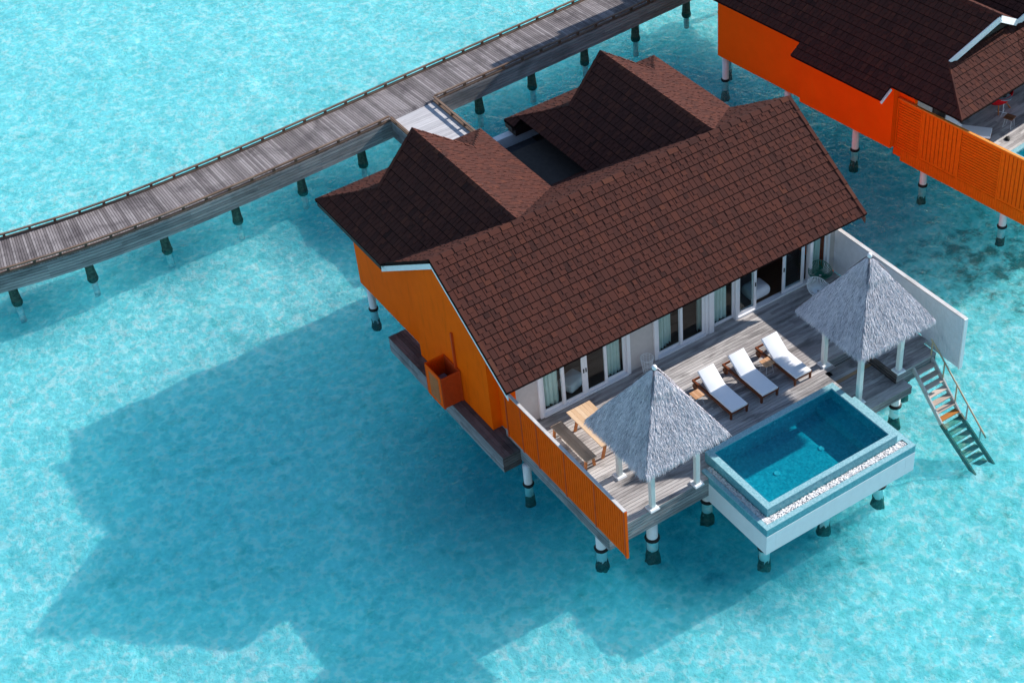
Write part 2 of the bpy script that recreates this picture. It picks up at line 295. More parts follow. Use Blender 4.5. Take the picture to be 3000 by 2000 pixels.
# ------------------------------------------------------------------ mesh builder
class MB:
    def __init__(s): s.v = []; s.f = []; s.t = []
    def poly(s, pts, tint=0.5):
        i = len(s.v); s.v += [tuple(p) for p in pts]; s.f.append(tuple(range(i, i+len(pts)))); s.t.append(tint)
    def hexa(s, p, tint=None):
        """8 corners: bottom 4 (ccw), top 4 (ccw)"""
        t = random.random() if tint is None else tint
        i = len(s.v); s.v += [tuple(q) for q in p]
        for a in ((3, 2, 1, 0), (4, 5, 6, 7), (0, 1, 5, 4), (1, 2, 6, 5), (2, 3, 7, 6), (3, 0, 4, 7)):
            s.f.append(tuple(i+k for k in a)); s.t.append(t)
    def box(s, x0, x1, y0, y1, z0, z1, tint=None):
        s.hexa([(x0, y0, z0), (x1, y0, z0), (x1, y1, z0), (x0, y1, z0), (x0, y0, z1), (x1, y0, z1), (x1, y1, z1), (x0, y1, z1)], tint)
    def bar(s, a, b, wd, ht, up=(0, 0, 1), tint=None):
        a, b = Vector(a), Vector(b); d = (b-a).normalized(); u = Vector(up); side = d.cross(u).normalized()
        u = side.cross(d).normalized(); P = []
        for q in (-1, 1):
            c = u*(q*ht/2)
            P += [a-side*wd/2+c, a+side*wd/2+c, b+side*wd/2+c, b-side*wd/2+c]
        s.hexa(P, tint)
    def tube(s, pts, r, n=8, tint=0.5, closed=False, cap=True):
        pts = [Vector(p) for p in pts]; rings = []
        rs = r if isinstance(r, (list, tuple)) else [r]*len(pts)
        m = len(pts)
        for k, p in enumerate(pts):
            if closed: d = pts[(k+1) % m]-pts[k-1]
            else: d = pts[min(k+1, m-1)]-pts[max(k-1, 0)]
            d.normalize(); a = Vector((0, 0, 1)) if abs(d.z) < 0.95 else Vector((1, 0, 0))
            e = d.cross(a).normalized(); g = d.cross(e)
            i = len(s.v); s.v += [tuple(p+e*math.cos(2*math.pi*j/n)*rs[k]+g*math.sin(2*math.pi*j/n)*rs[k]) for j in range(n)]
            rings.append(i)
        for k in range(m if closed else m-1):
            a, b = rings[k], rings[(k+1) % m]
            for j in range(n):
                s.f.append((a+j, a+(j+1) % n, b+(j+1) % n, b+j)); s.t.append(tint)
        if cap and not closed:
            s.f.append(tuple(rings[0]+j for j in range(n))); s.t.append(tint)
            s.f.append(tuple(rings[-1]+j for j in range(n))[::-1]); s.t.append(tint)
    def lathe(s, c, prof, n=20, tint=0.5, jit=0.0):
        rings = []
        for r, z in prof:
            i = len(s.v)
            s.v += [(c[0]+math.cos(2*math.pi*j/n)*r*(1+random.uniform(-jit, jit)), c[1]+math.sin(2*math.pi*j/n)*r*(1+random.uniform(-jit, jit)), c[2]+z) for j in range(n)]
            rings.append(i)
        for a, b in zip(rings, rings[1:]):
            for j in range(n): s.f.append((a+j, a+(j+1) % n, b+(j+1) % n, b+j)); s.t.append(tint)
        s.f.append(tuple(rings[0]+j for j in range(n))[::-1]); s.t.append(tint)
        s.f.append(tuple(rings[-1]+j for j in range(n))); s.t.append(tint)
    def build(s, name, m, parent=None, smooth=False, bevel=0.0, sub=0):
        me = bpy.data.meshes.new(name); me.from_pydata(s.v, [], s.f); me.update()
        a = me.attributes.new('tint', 'FLOAT', 'FACE'); a.data.foreach_set('value', s.t)
        me.materials.append(m)
        if smooth: me.polygons.foreach_set('use_smooth', [True]*len(me.polygons))
        o = bpy.data.objects.new(name, me); COL.objects.link(o)
        if parent: o.parent = parent
        if bevel:
            b = o.modifiers.new('bevel', 'BEVEL'); b.width = bevel; b.segments = 2; b.limit_method = 'ANGLE'
        if sub:
            b = o.modifiers.new('sub', 'SUBSURF'); b.levels = sub; b.render_levels = sub
        return o
def tag(o, label=None, cat=None, group=None, kind=None):
    if label: o['label'] = label
    if cat: o['category'] = cat
    if group: o['group'] = group
    if kind: o['kind'] = kind
    return o
def empty(name, loc=(0, 0, 0), rz=0.0, **kw):
    o = bpy.data.objects.new(name, None); COL.objects.link(o); o.location = loc; o.rotation_euler = (0, 0, rz)
    o.empty_display_size = 0.3
    return tag(o, **kw)
def copy_tree(o, parent=None):
    c = o.copy(); COL.objects.link(c)
    if parent: c.parent = parent
    for ch in [x for x in COL.objects if x.parent == o]: copy_tree(ch, c)
    return c

def clip(poly, ax, lim, keep_greater):
    out = []; n = len(poly)
    for i in range(n):
        a, b = poly[i], poly[(i+1) % n]
        ia = (a[ax] >= lim) == keep_greater or a[ax] == lim; ib = (b[ax] >= lim) == keep_greater or b[ax] == lim
        if ia: out.append(a)
        if ia != ib:
            t = (lim-a[ax])/(b[ax]-a[ax]); out.append((a[0]+t*(b[0]-a[0]), a[1]+t*(b[1]-a[1])))
    return out
def cell(poly, u0, u1, v0, v1):
    for ax, l, g in ((0, u0, True), (0, u1, False), (1, v0, True), (1, v1, False)):
        poly = clip(poly, ax, l, g)
        if len(poly) < 3: return []
    return poly
def shingles(mb, poly3, P0, E, U, course=0.365, seed=1, thick=0.11, v_off=0.0, tabw=(0.17, 0.25)):
    """lay overlapping tabs over a convex roof face; poly3 = its corners in 3D"""
    rnd = random.Random(seed)
    P0, E, U = Vector(P0), Vector(E).normalized(), Vector(U).normalized(); Nn = E.cross(U)
    if Nn.z < 0: Nn = -Nn
    uv = [((Vector(p)-P0).dot(E), (Vector(p)-P0).dot(U)) for p in poly3]
    ar = sum(uv[i][0]*uv[(i+1) % len(uv)][1]-uv[(i+1) % len(uv)][0]*uv[i][1] for i in range(len(uv)))
    if ar < 0: uv = uv[::-1]
    def P(u, v, h): return P0+E*u+U*v+Nn*h
    # solid under-sheet
    top = [P(u, v, -0.004) for u, v in uv]; bot = [P(u, v, -thick) for u, v in uv]
    mb.poly(top, -1); mb.poly(bot[::-1], -1)
    for i in range(len(uv)):
        j = (i+1) % len(uv); mb.poly([bot[i], bot[j], top[j], top[i]], -1)
    umin, umax = min(p[0] for p in uv), max(p[0] for p in uv); vmin, vmax = min(p[1] for p in uv), max(p[1] for p in uv)
    def tab(u0, u1, v0, v1, h0, h1, t):
        pg = cell(uv, u0, u1, v0, v1)
        if len(pg) < 3: return
        hh = lambda v: h0+(h1-h0)*(v-v0)/(v1-v0)
        tp = [P(u, v, hh(v)) for u, v in pg]; bt = [P(u, v, -0.003) for u, v in pg]
        mb.poly(tp, t)
        for i in range(len(pg)):
            j = (i+1) % len(pg); mb.poly([bt[i], bt[j], tp[j], tp[i]], t*0.5)
    k0 = int(math.floor((vmin-v_off)/course))-1
    k = k0
    while v_off+k*course < vmax:
        v0 = v_off+k*course; u = umin-rnd.random()*0.3
        while u < umax:
            wd = rnd.uniform(*tabw); t = min(1, max(0, rnd.gauss(0.42, 0.15)))
            tab(u, u+wd-0.018, v0+0.024, v0+course, 0.030, 0.004, t)
            u += wd
        u = umin-rnd.random()*0.3
        while u < umax:      # laminated upper tabs: every other column steps up half a course
            wd = rnd.uniform(0.13, 0.22)
            if rnd.random() < 0.85: tab(u, u+wd-0.015, v0+course*0.52, v0+course, 0.036, 0.012, min(1, max(0, rnd.gauss(0.46, 0.14))))
            u += wd+rnd.uniform(0.10, 0.22)
        k += 1
def ridge(mb, A, B, n1, n2, wd=0.13, step=0.3, seed=3, lift=0.03):
    """cap tiles folded over a ridge or hip; n1, n2: directions down the two faces"""
    rnd = random.Random(seed); A, B = Vector(A), Vector(B); L = (B-A).length; d = (B-A)/L
    n1, n2 = Vector(n1).normalized(), Vector(n2).normalized(); n = max(1, int(L/step)); st = L/n
    for i in range(n):
        a = A+d*i*st; b = a+d*(st-0.012); up = Vector((0, 0, 1)); t = min(1, max(0, rnd.gauss(0.5, 0.2)))
        for q in (n1, n2):
            a0, b0 = a+up*(lift+0.02), b+up*lift; a1, b1 = a0+q*wd, b0+q*wd; dn = up*0.035
            mb.poly([a0, b0, b1, a1], t); mb.poly([a1, b1, b1-dn, a1-dn], t*0.4)
            mb.poly([a0, a1, a1-dn, a0-dn], t*0.4); mb.poly([b0, b1, b1-dn, b0-dn], t*0.4)

def boards_x(mb, x0, x1, y0, y1, z, wd=0.14, gap=0.008, th=0.03, seglen=(1.8, 3.6), rnd=random, ranges=None):
    """decking running along X; ranges(yc) may return the list of x spans"""
    n = max(1, round((y1-y0)/wd)); wd = (y1-y0)/n
    for i in range(n):
        ya, yb = y0+i*wd, y0+(i+1)*wd-gap
        for xa, xb in (ranges((ya+yb)/2) if ranges else [(x0, x1)]):
            x = xa
            while x < xb-0.01:
                e = min(xb, x+rnd.uniform(*seglen))
                if xb-e < 0.5: e = xb
                dz = rnd.uniform(-0.002, 0.002)
                mb.box(x, e-0.004, ya, yb, z-th, z+dz, rnd.random()); x = e
def boards_y(mb, x0, x1, y0, y1, z, wd=0.14, gap=0.008, th=0.03, seglen=(1.8, 3.6), rnd=random):
    n = max(1, round((x1-x0)/wd)); wd = (x1-x0)/n
    for i in range(n):
        y = y0
        while y < y1-0.01:
            e = min(y1, y+rnd.uniform(*seglen))
            if y1-e < 0.5: e = y1
            mb.box(x0+i*wd, x0+(i+1)*wd-gap, y, e-0.004, z-th, z+rnd.uniform(-0.002, 0.002), rnd.random()); y = e
def cladding(mb, a, b, z0, z1, n, outn, th=0.03, gap=0.024, rnd=random, seglen=(1.2, 3.0)):
    """horizontal planks up a vertical face from a to b (xy), facing outn"""
    a, b, o = Vector((a[0], a[1], 0)), Vector((b[0], b[1], 0)), Vector((outn[0], outn[1], 0)).normalized()
    L = (b-a).length; d = (b-a)/L; h = (z1-z0)/n
    for i in range(n):
        s = 0
        while s < L-0.01:
            e = min(L, s+rnd.uniform(*seglen))
            if L-e < 0.4: e = L
            k = rnd.uniform(-0.003, 0.004); p, q = a+d*s, a+d*(e-0.004); za, zb = z0+i*h+gap, z0+(i+1)*h
            o1, o2 = o*0.0, o*(th+k)
            mb.hexa([p+o1+Vector((0, 0, za)), q+o1+Vector((0, 0, za)), q+o2+Vector((0, 0, za)), p+o2+Vector((0, 0, za)),
                     p+o1+Vector((0, 0, zb)), q+o1+Vector((0, 0, zb)), q+o2+Vector((0, 0, zb)), p+o2+Vector((0, 0, zb))]); s = e
WZ, BZ = -1.55, -2.5          # water level and sea floor
def piling(parent, x, y, ztop, r=0.135, kind='white'):
    """one column: painted shaft, collar at the waterline, overgrown foot"""
    rnd_state = random.random()
    if kind == 'white':
        mb = MB(); mb.lathe((x, y, 0), [(r, BZ+0.3), (r, WZ-0.04), (r, ztop)], 22); p = mb.build('piling', M['pile'], parent, True)
        mb = MB(); mb.lathe((x, y, WZ), [(r*1.03, -0.05), (r*1.30, -0.03), (r*1.38, 0.02), (r*1.25, 0.05), (r*1.02, 0.075)], 22, jit=0.035); mb.build('collar', M['black'], p, True)
        mb = MB(); mb.lathe((x, y, BZ), [(r*1.4, -0.05), (r*1.25, 0.15), (r*1.12, 0.32), (r*1.03, 0.48)], 16, jit=0.16); mb.build('growth', M['growth'], p, True)
    else:
        mb = MB(); mb.lathe((x, y, 0), [(r*1.1, WZ-0.22), (r*1.25, WZ-0.12), (r*1.1, WZ+0.05), (r, WZ+0.4), (r, ztop)], 18, jit=0.06); p = mb.build('piling', M['growth'], parent, True)
        mb = MB(); mb.lathe((x, y, 0), [(r*0.7, BZ-0.2), (r*0.7, WZ-0.2)], 14); mb.build('submerged_shaft', M['paleshaft'], p, True)
    return p

# ------------------------------------------------------------------ setting
mb = MB(); mb.poly([(-500, -400, WZ), (500, -400, WZ), (500, 600, WZ), (-500, 600, WZ)]); tag(mb.build('sea', M['sea']), 'clear turquoise lagoon water around the pilings', kind='structure')
def value_noise(X, Y, cellsize, seed):
    rg = np.random.default_rng(seed); T = rg.random((256, 256))
    gx, gy = X/cellsize, Y/cellsize; ix, iy = np.floor(gx).astype(int), np.floor(gy).astype(int); fx, fy = gx-ix, gy-iy
    fx, fy = fx*fx*(3-2*fx), fy*fy*(3-2*fy); a = T[ix % 256, iy % 256]; b = T[(ix+1) % 256, iy % 256]; c = T[ix % 256, (iy+1) % 256]; d = T[(ix+1) % 256, (iy+1) % 256]
    return (a*(1-fx)+b*fx)*(1-fy)+(c*(1-fx)+d*fx)*fy-0.5
def seabed():
    """rippled sand: fine grid where the camera looks, one far apron around it"""
    xs = np.concatenate([[-500, -120], np.arange(-34, 42, 0.22), [120, 500]]); ys = np.concatenate([[-400, -100], np.arange(-16, 56, 0.22), [160, 600]])
    X, Y = np.meshgrid(xs, ys, indexing='ij')
    Z = 0.22*value_noise(X, Y, 3.1, 1)+0.17*value_noise(X+9, Y, 1.15, 2)+0.13*value_noise(X, Y+5, 0.55, 3)
    Z[:2] = 0; Z[-2:] = 0; Z[:, :2] = 0; Z[:, -2:] = 0
    nx, ny = len(xs), len(ys); V = np.stack([X, Y, Z+BZ], -1).reshape(-1, 3)
    i = np.arange(nx*ny).reshape(nx, ny); F = np.stack([i[:-1, :-1], i[1:, :-1], i[1:, 1:], i[:-1, 1:]], -1).reshape(-1, 4)
    me = bpy.data.meshes.new('seabed'); me.vertices.add(len(V)); me.vertices.foreach_set('co', V.ravel())
    me.loops.add(F.size); me.loops.foreach_set('vertex_index', F.ravel().astype(np.int32))
    me.polygons.add(len(F)); me.polygons.foreach_set('loop_start', np.arange(0, F.size, 4, dtype=np.int32)); me.polygons.foreach_set('loop_total', np.full(len(F), 4, dtype=np.int32))
    me.polygons.foreach_set('use_smooth', np.ones(len(F), bool)); me.update(calc_edges=True); me.materials.append(M['seabed'])
    o = bpy.data.objects.new('seabed', me); COL.objects.link(o); return o
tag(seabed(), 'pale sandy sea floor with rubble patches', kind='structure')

# ------------------------------------------------------------------ walkway
near = [(-24, 28.6), (-17, 25.6), (-12.5, 24.25), (-10.4, 23.75), (-9, 23.48), (-7.06, 23.2), (-5, 23.05), (-3, 23.0), (0.9, 23.06), (5.71, 23.28), (8.18, 23.42), (11.27, 23.55), (15.1, 23.74), (18.9, 23.96), (24, 24.3), (32, 25.1)]
def resample(pl, step):
    # Catmull-Rom smoothing, then even steps
    P = [Vector((p[0], p[1], 0)) for p in pl]; fine = []
    for i in range(1, len(P)-2):
        for k in range(24):
            t = k/24; a, b, c, d = P[i-1], P[i], P[i+1], P[i+2]
            fine.append(0.5*((2*b)+(c-a)*t+(2*a-5*b+4*c-d)*t*t+(3*b-a-3*c+d)*t**3))
    out = [fine[0]]; acc = 0
    for a, b in zip(fine, fine[1:]):
        seg = (b-a).length
        while acc+seg >= step:
            t = (step-acc)/seg; a = a+(b-a)*t; out.append(a); seg = (b-a).length; acc = 0
        acc += seg
    return out
WW = 2.32
path = resample(near, 0.105)
def nrm(pl, i):
    d = (pl[min(i+1, len(pl)-1)]-pl[max(i-1, 0)]).normalized(); return Vector((-d.y, d.x, 0))
walk = empty('walkway', (0, 23, 0), label='long curved timber walkway on dark pilings crossing the lagoon', kind='structure')
def local(o, p): return o
walk.location = (0, 0, 0)
mb = MB()
for i in range(len(path)-1):
    a, b = path[i], path[i+1]; na, nb = nrm(path, i), nrm(path, i+1); g = (b-a)*0.17; dz = random.uniform(-0.003, 0.003)
    c = [a, b-g, b-g+nb*WW, a+na*WW]
    mb.hexa([p+Vector((0, 0, -0.035)) for p in c]+[p+Vector((0, 0, dz)) for p in c], random.random())
mb.build('deck_board', M['walk'], walk)
mb = MB(); idx = list(range(0, len(path)-1, 9))+[len(path)-1]
for i, j in zip(idx, idx[1:]):
    a, b = path[i], path[j]; na, nb = nrm(path, i), nrm(path, j)
    c = [a+na*0.05, b+nb*0.05, b+nb*(WW-0.05), a+na*(WW-0.05)]
    mb.hexa([p+Vector((0, 0, -0.72)) for p in c]+[p+Vector((0, 0, -0.05)) for p in c], 0.5)
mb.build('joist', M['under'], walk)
LX0, LX1 = 5.86, 8.02      # landing mouth
def run_cladding(mb, off, sgn, skip=None):
    for i, j in zip(idx, idx[1:]):
        a, b = path[i]+nrm(path, i)*off, path[j]+nrm(path, j)*off
        if skip and skip[0] < (a.x+b.x)/2 < skip[1]: continue
        o = nrm(path, i)*sgn; h = 0.76/6
        for k in range(6):
            kk = random.uniform(0, 0.006); za, zb = -0.80+k*h+0.022, -0.80+(k+1)*h
            c = [a, b, b+o*(0.03+kk), a+o*(0.03+kk)]
            if sgn < 0: c = c[::-1]
            mb.hexa([p+Vector((0, 0, za)) for p in c]+[p+Vector((0, 0, zb)) for p in c], cl_t[(i//27+k*7) % 97])
cl_t = [random.random() for _ in range(97)]
mb = MB(); run_cladding(mb, 0.02, -1, (LX0+0.1, LX1-0.1)); run_cladding(mb, WW-0.02, 1); mb.build('fascia', M['fascia_x'], walk)
def kerb(pts, name='kerb_rail', parent=walk, post_every=0.97, z=0.0, top=0.205):
    mb = MB()
    for a, b in zip(pts, pts[1:]): mb.bar(a+Vector((0, 0, z+top)), b+Vector((0, 0, z+top)), 0.09, 0.05, tint=random.random())
    for a, b in zip(pts, pts[1:]): mb.bar(a+Vector((0, 0, z+0.03)), b+Vector((0, 0, z+0.03)), 0.12, 0.055, tint=random.random()*0.6)
    r = mb.build(name, M['railwood'], parent)
    acc = post_every*0.5
    for a, b in zip(pts, pts[1:]):
        L = (b-a).length; s = acc
        while s < L:
            p = a+(b-a)*(s/L); d = (b-a).normalized(); m2 = MB()
            m2.bar(p-d*0.05+Vector((0, 0, z+0.057+(top-0.082)/2)), p+d*0.05+Vector((0, 0, z+0.057+(top-0.082)/2)), 0.09, top-0.082)
            m2.build('rail_block', M['railpost'], r); s += post_every
        acc = s-L
    return r
sub = path[::9]
sn = [p+nrm(path, path.index(p))*0.06 for p in sub]
kerb([p for p in sn if p.x < LX0-0.05 and p.x > -13]+[Vector((LX0-0.02, 23.36, 0))])
kerb([Vector((LX1+0.02, 23.47, 0))]+[p for p in sn if p.x > LX1+0.1 and p.x < 24])
kerb([p+nrm(path, path.index(p))*(WW-0.06) for p in sub if -13 < p.x < 24])
mb = MB()
for x in (-13.3, -10.27, -7.3, -4.28, -1.25, 1.65, 4.52, 7.4, 10.33, 13.04, 15.9, 18.68, 21.6, 24.5):
    i = min(range(len(path)), key=lambda k: abs(path[k].x-x)); n_ = nrm(path, i); p = path[i]+n_*0.42; q = path[i]+n_*(WW-0.4)
    piling(walk, p.x, p.y, -0.5, 0.17, 'dark')
land = empty('landing', (0, 0, 0), label='short pale board landing joining the walkway to the near villa', kind='structure')
mb = MB(); boards_x(mb, LX0, LX1, 16.2, 23.42, -0.012, 0.13, 0.008, seglen=(5, 6)); mb.build('landing_board', M['landing'], land)
mb = MB(); mb.box(LX0+0.03, LX1-0.03, 16.2, 23.4, -0.75, -0.05, 0.5); mb.build('joist', M['under'], land)
mb = MB(); cladding(mb, (LX0+0.03, 16.2), (LX0+0.03, 23.36), -0.80, -0.03, 6, (-1, 0)); cladding(mb, (LX1-0.03, 16.2), (LX1-0.03, 23.4), -0.80, -0.03, 6, (1, 0)); mb.build('fascia', M['fascia_y'], land)
kerb([Vector((LX0+0.05, 23.36, 0)), Vector((LX0+0.05, 17.5, 0))], parent=land, top=0.13); kerb([Vector((LX1-0.05, 23.44, 0)), Vector((LX1-0.05, 16.4, 0))], parent=land)

# ------------------------------------------------------------------ roofs
SL = 0.652; CS = 1/math.hypot(1, SL); SN = SL*CS
def wing(mb, xr, zr, yv, yp, yk, a, h, hy, flip=False, y_end=None, left_cut=None, ridge_seed=5, front=False):
    """Dutch-gable roof running along Y; yv(d) = y where the slope meets the other roof, d = distance from ridge"""
    s = -1 if front else 1
    for sg in (-1, 1):
        E = (0, 1, 0); U = (-sg*CS, 0, SN); D = a+h
        P0 = (xr+sg*D, yk, zr-SL*D)
        z = lambda d: zr-SL*d
        c1 = [(xr, yv(0), zr), (xr, yp, zr), (xr+sg*a, yk, z(a)), (xr+sg*a, yv(a), z(a))]
        shingles(mb, c1, P0, E, U, seed=ridge_seed+sg, v_off=0)
        d2 = D
        if sg == -1 and left_cut:
            dc, yc = left_cut
            c2 = [(xr-a, yv(a), z(a)), (xr-a, yk, z(a)), (xr-dc, yk+s*hy*(dc-a)/h, z(dc)), (xr-dc, yv(dc), z(dc))]
            shingles(mb, c2, P0, E, U, seed=ridge_seed+11, v_off=0)
            c3 = [(xr-dc, yc, z(dc)), (xr-dc, yk+s*hy*(dc-a)/h, z(dc)), (xr-D, yk+s*hy, z(D)), (xr-D, yc, z(D))]
            shingles(mb, c3, P0, E, U, seed=ridge_seed+12, v_off=0)
        else:
            c2 = [(xr+sg*a, yv(a), z(a)), (xr+sg*a, yk, z(a)), (xr+sg*D, yk+s*hy, z(D)), (xr+sg*D, yv(D), z(D))]
            shingles(mb, c2, P0, E, U, seed=ridge_seed+10*sg, v_off=0)
    D = a+h; zk, ze = zr-SL*a, zr-SL*D; hl = math.hypot(hy, zk-ze)
    U = (0, -s*hy/hl, (zk-ze)/hl)
    hp = [(xr-a, yk, zk), (xr+a, yk, zk), (xr+D, yk+s*hy, ze), (xr-D, yk+s*hy, ze)]
    shingles(mb, hp, (xr-D, yk+s*hy, ze), (1, 0, 0), U, seed=ridge_seed+20)
    ridge(mb, (xr, yv(0)+s*0.1, zr), (xr, yp, zr), (-CS, 0, -SN), (CS, 0, -SN), seed=ridge_seed)
    for sg in (-1, 1):
        A = Vector((xr+sg*a, yk, zk)); B = Vector((xr+sg*D, yk+s*hy, ze)); d = (B-A).normalized()
        n1 = Vector((sg*CS, 0, -SN)); n1 = (n1-d*n1.dot(d)); n2 = Vector((0, s, -(zk-ze)/hy)); n2 = n2-d*n2.dot(d)
        ridge(mb, A, B, Vector((0, -s, 0)) + Vector((0, 0, 0.0)), Vector((-sg, 0, 0)), wd=0.07, seed=ridge_seed+2, lift=0.035)
        # thick verge along the little gable
        P, Q = Vector((xr, yp, zr)), Vector((xr+sg*a, yk, zk)); ridge(mb, P, Q, Vector((0, -s, 0)), Vector((0, -s, -0.2)), wd=0.14, step=0.35, seed=9, lift=0.035)

villa = empty('villa', (0, 0, 0), label='near overwater villa with brown shingle roofs and orange walls', cat='villa')
RX0, RX1, RY, RZ, EY, EZ = -0.4, 13.87, 8.535, 5.152, 4.499, 2.519
mb = MB()
shingles(mb, [(RX0, EY, EZ), (RX1, EY, EZ), (RX1, RY, RZ), (RX0, RY, RZ)], (RX0, EY, EZ), (1, 0, 0), (0, CS, SN), seed=21)
BY = 12.42; BZr = RZ-SL*(BY-RY)
shingles(mb, [(RX0, BY, BZr), (RX1, BY, BZr), (RX1, RY, RZ), (RX0, RY, RZ)], (RX0, BY, BZr), (1, 0, 0), (0, -CS, SN), seed=22)
ridge(mb, (RX0, RY, RZ), (RX1, RY, RZ), (0, -CS, -SN), (0, CS, -SN), wd=0.16, step=0.42, seed=4)
# verge strips on both ends of the front slope
for x, sg in ((RX0, 1), (RX1, -1)):
    ridge(mb, (x, EY, EZ), (x, RY, RZ), Vector((sg, 0, 0)), Vector((sg, 0, -0.1)), wd=0.13, step=0.6, seed=8, lift=0.04)
valley = lambda d: 8.61+d
wing(mb, 2.88, 5.10, valley, 15.25, 14.6, 1.95, 1.47, 2.08, ridge_seed=31)
wing(mb, 10.66, 5.10, valley, 15.17, 14.54, 1.90, 1.50, 2.08, ridge_seed=51, left_cut=(3.06, 15.95))
roof = mb.build('roof', M['shingle'], villa)
mb = MB()
def barge(mb, x, ya, za, yb, zb, t0=0.13, t1=0.36, th=0.03):
    mb.hexa([(x-th, ya, za-t1), (x, ya, za-t1), (x, yb, zb-t1), (x-th, yb, zb-t1), (x-th, ya, za-t0), (x, ya, za-t0), (x, yb, zb-t0), (x-th, yb, zb-t0)], 0.5)
barge(mb, RX0+0.05, EY+0.02, EZ, RY, RZ, 0.125, 0.30); barge(mb, RX0+0.05, RY, RZ, BY-0.1, BZr+0.06, 0.125, 0.36)
mb.build('bargeboard', M['white'], roof)
mb = MB(); barge(mb, RX1-0.02, EY+0.02, EZ, RY, RZ); barge(mb, RX1-0.02, RY, RZ, BY, BZr); mb.build('bargeboard', M['brown'], roof)
mb = MB(); mb.box(RX0+0.05, RX1-0.05, EY+0.42, EY+0.45, EZ-0.16, EZ+0.10, 0.5); mb.build('eave_fascia', M['brown'], roof)
mb = MB()   # small rear gables and eave fascias of the two wings
for xr, yk in ((2.88, 14.6), (10.66, 14.54)):
    z = 5.1-SL*1.95-0.05; mb.poly([(xr-1.7, yk+0.05, z), (xr+1.7, yk+0.05, z), (xr, yk+0.05, 4.9)], 0.5)
    mb.box(xr-3.35, xr+3.35, yk+2.02, yk+2.05, 2.62, 2.77, 0.5)
    for sg in (-1, 1): mb.box(xr+sg*3.36-0.015, xr+sg*3.36+0.015, 12.1 if not (xr > 5 and sg < 0) else 16.1, yk+2.05, 2.60, 2.77, 0.5)
mb.build('eave_fascia', M['brown'], roof)
mb = MB(); mb.box(-0.35, 6.1, 15.36, 16.55, 2.45, 2.62, 0.5); mb.build('added_soffit', M['brown'], roof)  # both boxes added to block sunlight leaking under the rear eaves
mb = MB(); mb.box(8.75, 13.85, 15.36, 16.45, 2.48, 2.62, 0.5); mb.build('added_soffit', M['brown'], roof)
# flat felt roof between the wings
mb = MB(); mb.box(6.2, 8.75, 12.3, 16.44, 1.75, 2.0, 0.5); mb.box(6.2, 6.32, 12.3, 16.75, 2.0, 2.5, 0.5); mb.build('flat_roof', M['flat'], villa)
mb = MB(); mb.box(6.15, 8.75, 16.15, 16.45, 1.4, 2.46, 0.5); mb.build('parapet', M['white'], villa)
mb = MB(); mb.box(8.11, 8.7, 12.3, 16.14, 2.003, 2.02, 0.5); mb.box(8.70, 8.74, 12.3, 16.0, 1.3, 2.9, 0.5); mb.build('shade_strip', M['black'], villa)  # black paints in the shade of the recess beside the right wing
mb = MB(); mb.box(7.34, 8.7, 15.97, 16.5, 2.463, 2.70, 0.5); mb.build('eave_infill', M['brown'], villa)

# walls
mb = MB()
def prism_x(mb, x0, x1, yz, t=0.5):
    n = len(yz); A = [(x0, y, z) for y, z in yz]; B = [(x1, y, z) for y, z in yz]
    mb.poly(A, t); mb.poly(B[::-1], t)
    for i in range(n):
        j = (i+1) % n; mb.poly([A[i], B[i], B[j], A[j]], t)
rz = lambda y: RZ-0.12-SL*abs(y-RY)
prism_x(mb, -0.2, 0.35, [(6.05, -0.3), (10.6, -0.3), (10.6, rz(10.6)), (RY, rz(RY)), (6.05, rz(6.05))])
prism_x(mb, 0.05, 0.35, [(10.6, -0.3), (15.35, -0.3), (15.35, 2.75), (12.1, 2.75), (10.6, rz(10.6))])
prism_x(mb, 0.14, 0.35, [(5.33, -0.3), (6.05, -0.3), (6.05, rz(6.05)), (5.33, rz(5.33))])
mb.box(0.35, 5.7, 15.1, 15.35, -0.3, 2.75, 0.5)       # back of the left wing
wall = mb.build('wall', M['orange'], villa); mb = MB()
mb.box(8.75, 13.05, 15.1, 15.35, -0.3, 2.75, 0.5)
prism_x(mb, 13.05, 13.28, [(5.3, -0.3), (15.35, -0.3), (15.35, 2.75), (12.1, 2.75), (RY, rz(RY)), (5.3, rz(5.3))])
mb.build('wall', M['orange'], villa)
mb = MB(); mb.bar((-0.24, 8.05, 0.98), (-0.24, 8.05, 2.45), 0.07, 0.07, (1, 0, 0)); mb.build('wall_strip', M['ored'], wall)  # narrow dark red upright strip in front of the wall
mb = MB()   # rendered front wall pieces around the doors
FZ = 2.75
mb.box(12.97, 13.22, 5.28, 5.33, 0.0, FZ-0.3, 0.5)
for a, b in ((0.35, 1.14), (4.66, 5.62), (12.97, 13.05)): mb.box(a, b, 5.33, 5.5, -0.3, FZ, 0.5)
mb.box(0.35, 13.05, 5.33, 5.5, 2.5, FZ, 0.5); mb.box(0.35, 13.05, 5.335, 5.5, -0.3, 0.0, 0.5)
mb.build('front_wall', M['wall'], villa)
mb = MB(); mb.box(0.35, 13.05, 5.5, 15.1, -0.3, 0.0, 0.5); mb.build('room_floor', M['intwood'], villa)
mb = MB(); mb.box(0.35, 13.05, 9.4, 9.5, 0, 2.7, 0.5)
for x in (5.1, 8.95): mb.box(x, x+0.12, 5.5, 9.4, 0, 2.7, 0.5)
mb.build('room_wall', M['intwood'], villa)
mb = MB(); mb.box(0.35, 13.05, 5.5, 15.1, 2.5, 2.55, 0.5); mb.build('ceiling', M['dark'], villa)
mb = MB(); mb.box(0.7, 12.9, 5.6, 14.9, -0.6, -0.302, 0.5); mb.build('underfloor', M['under'], villa)
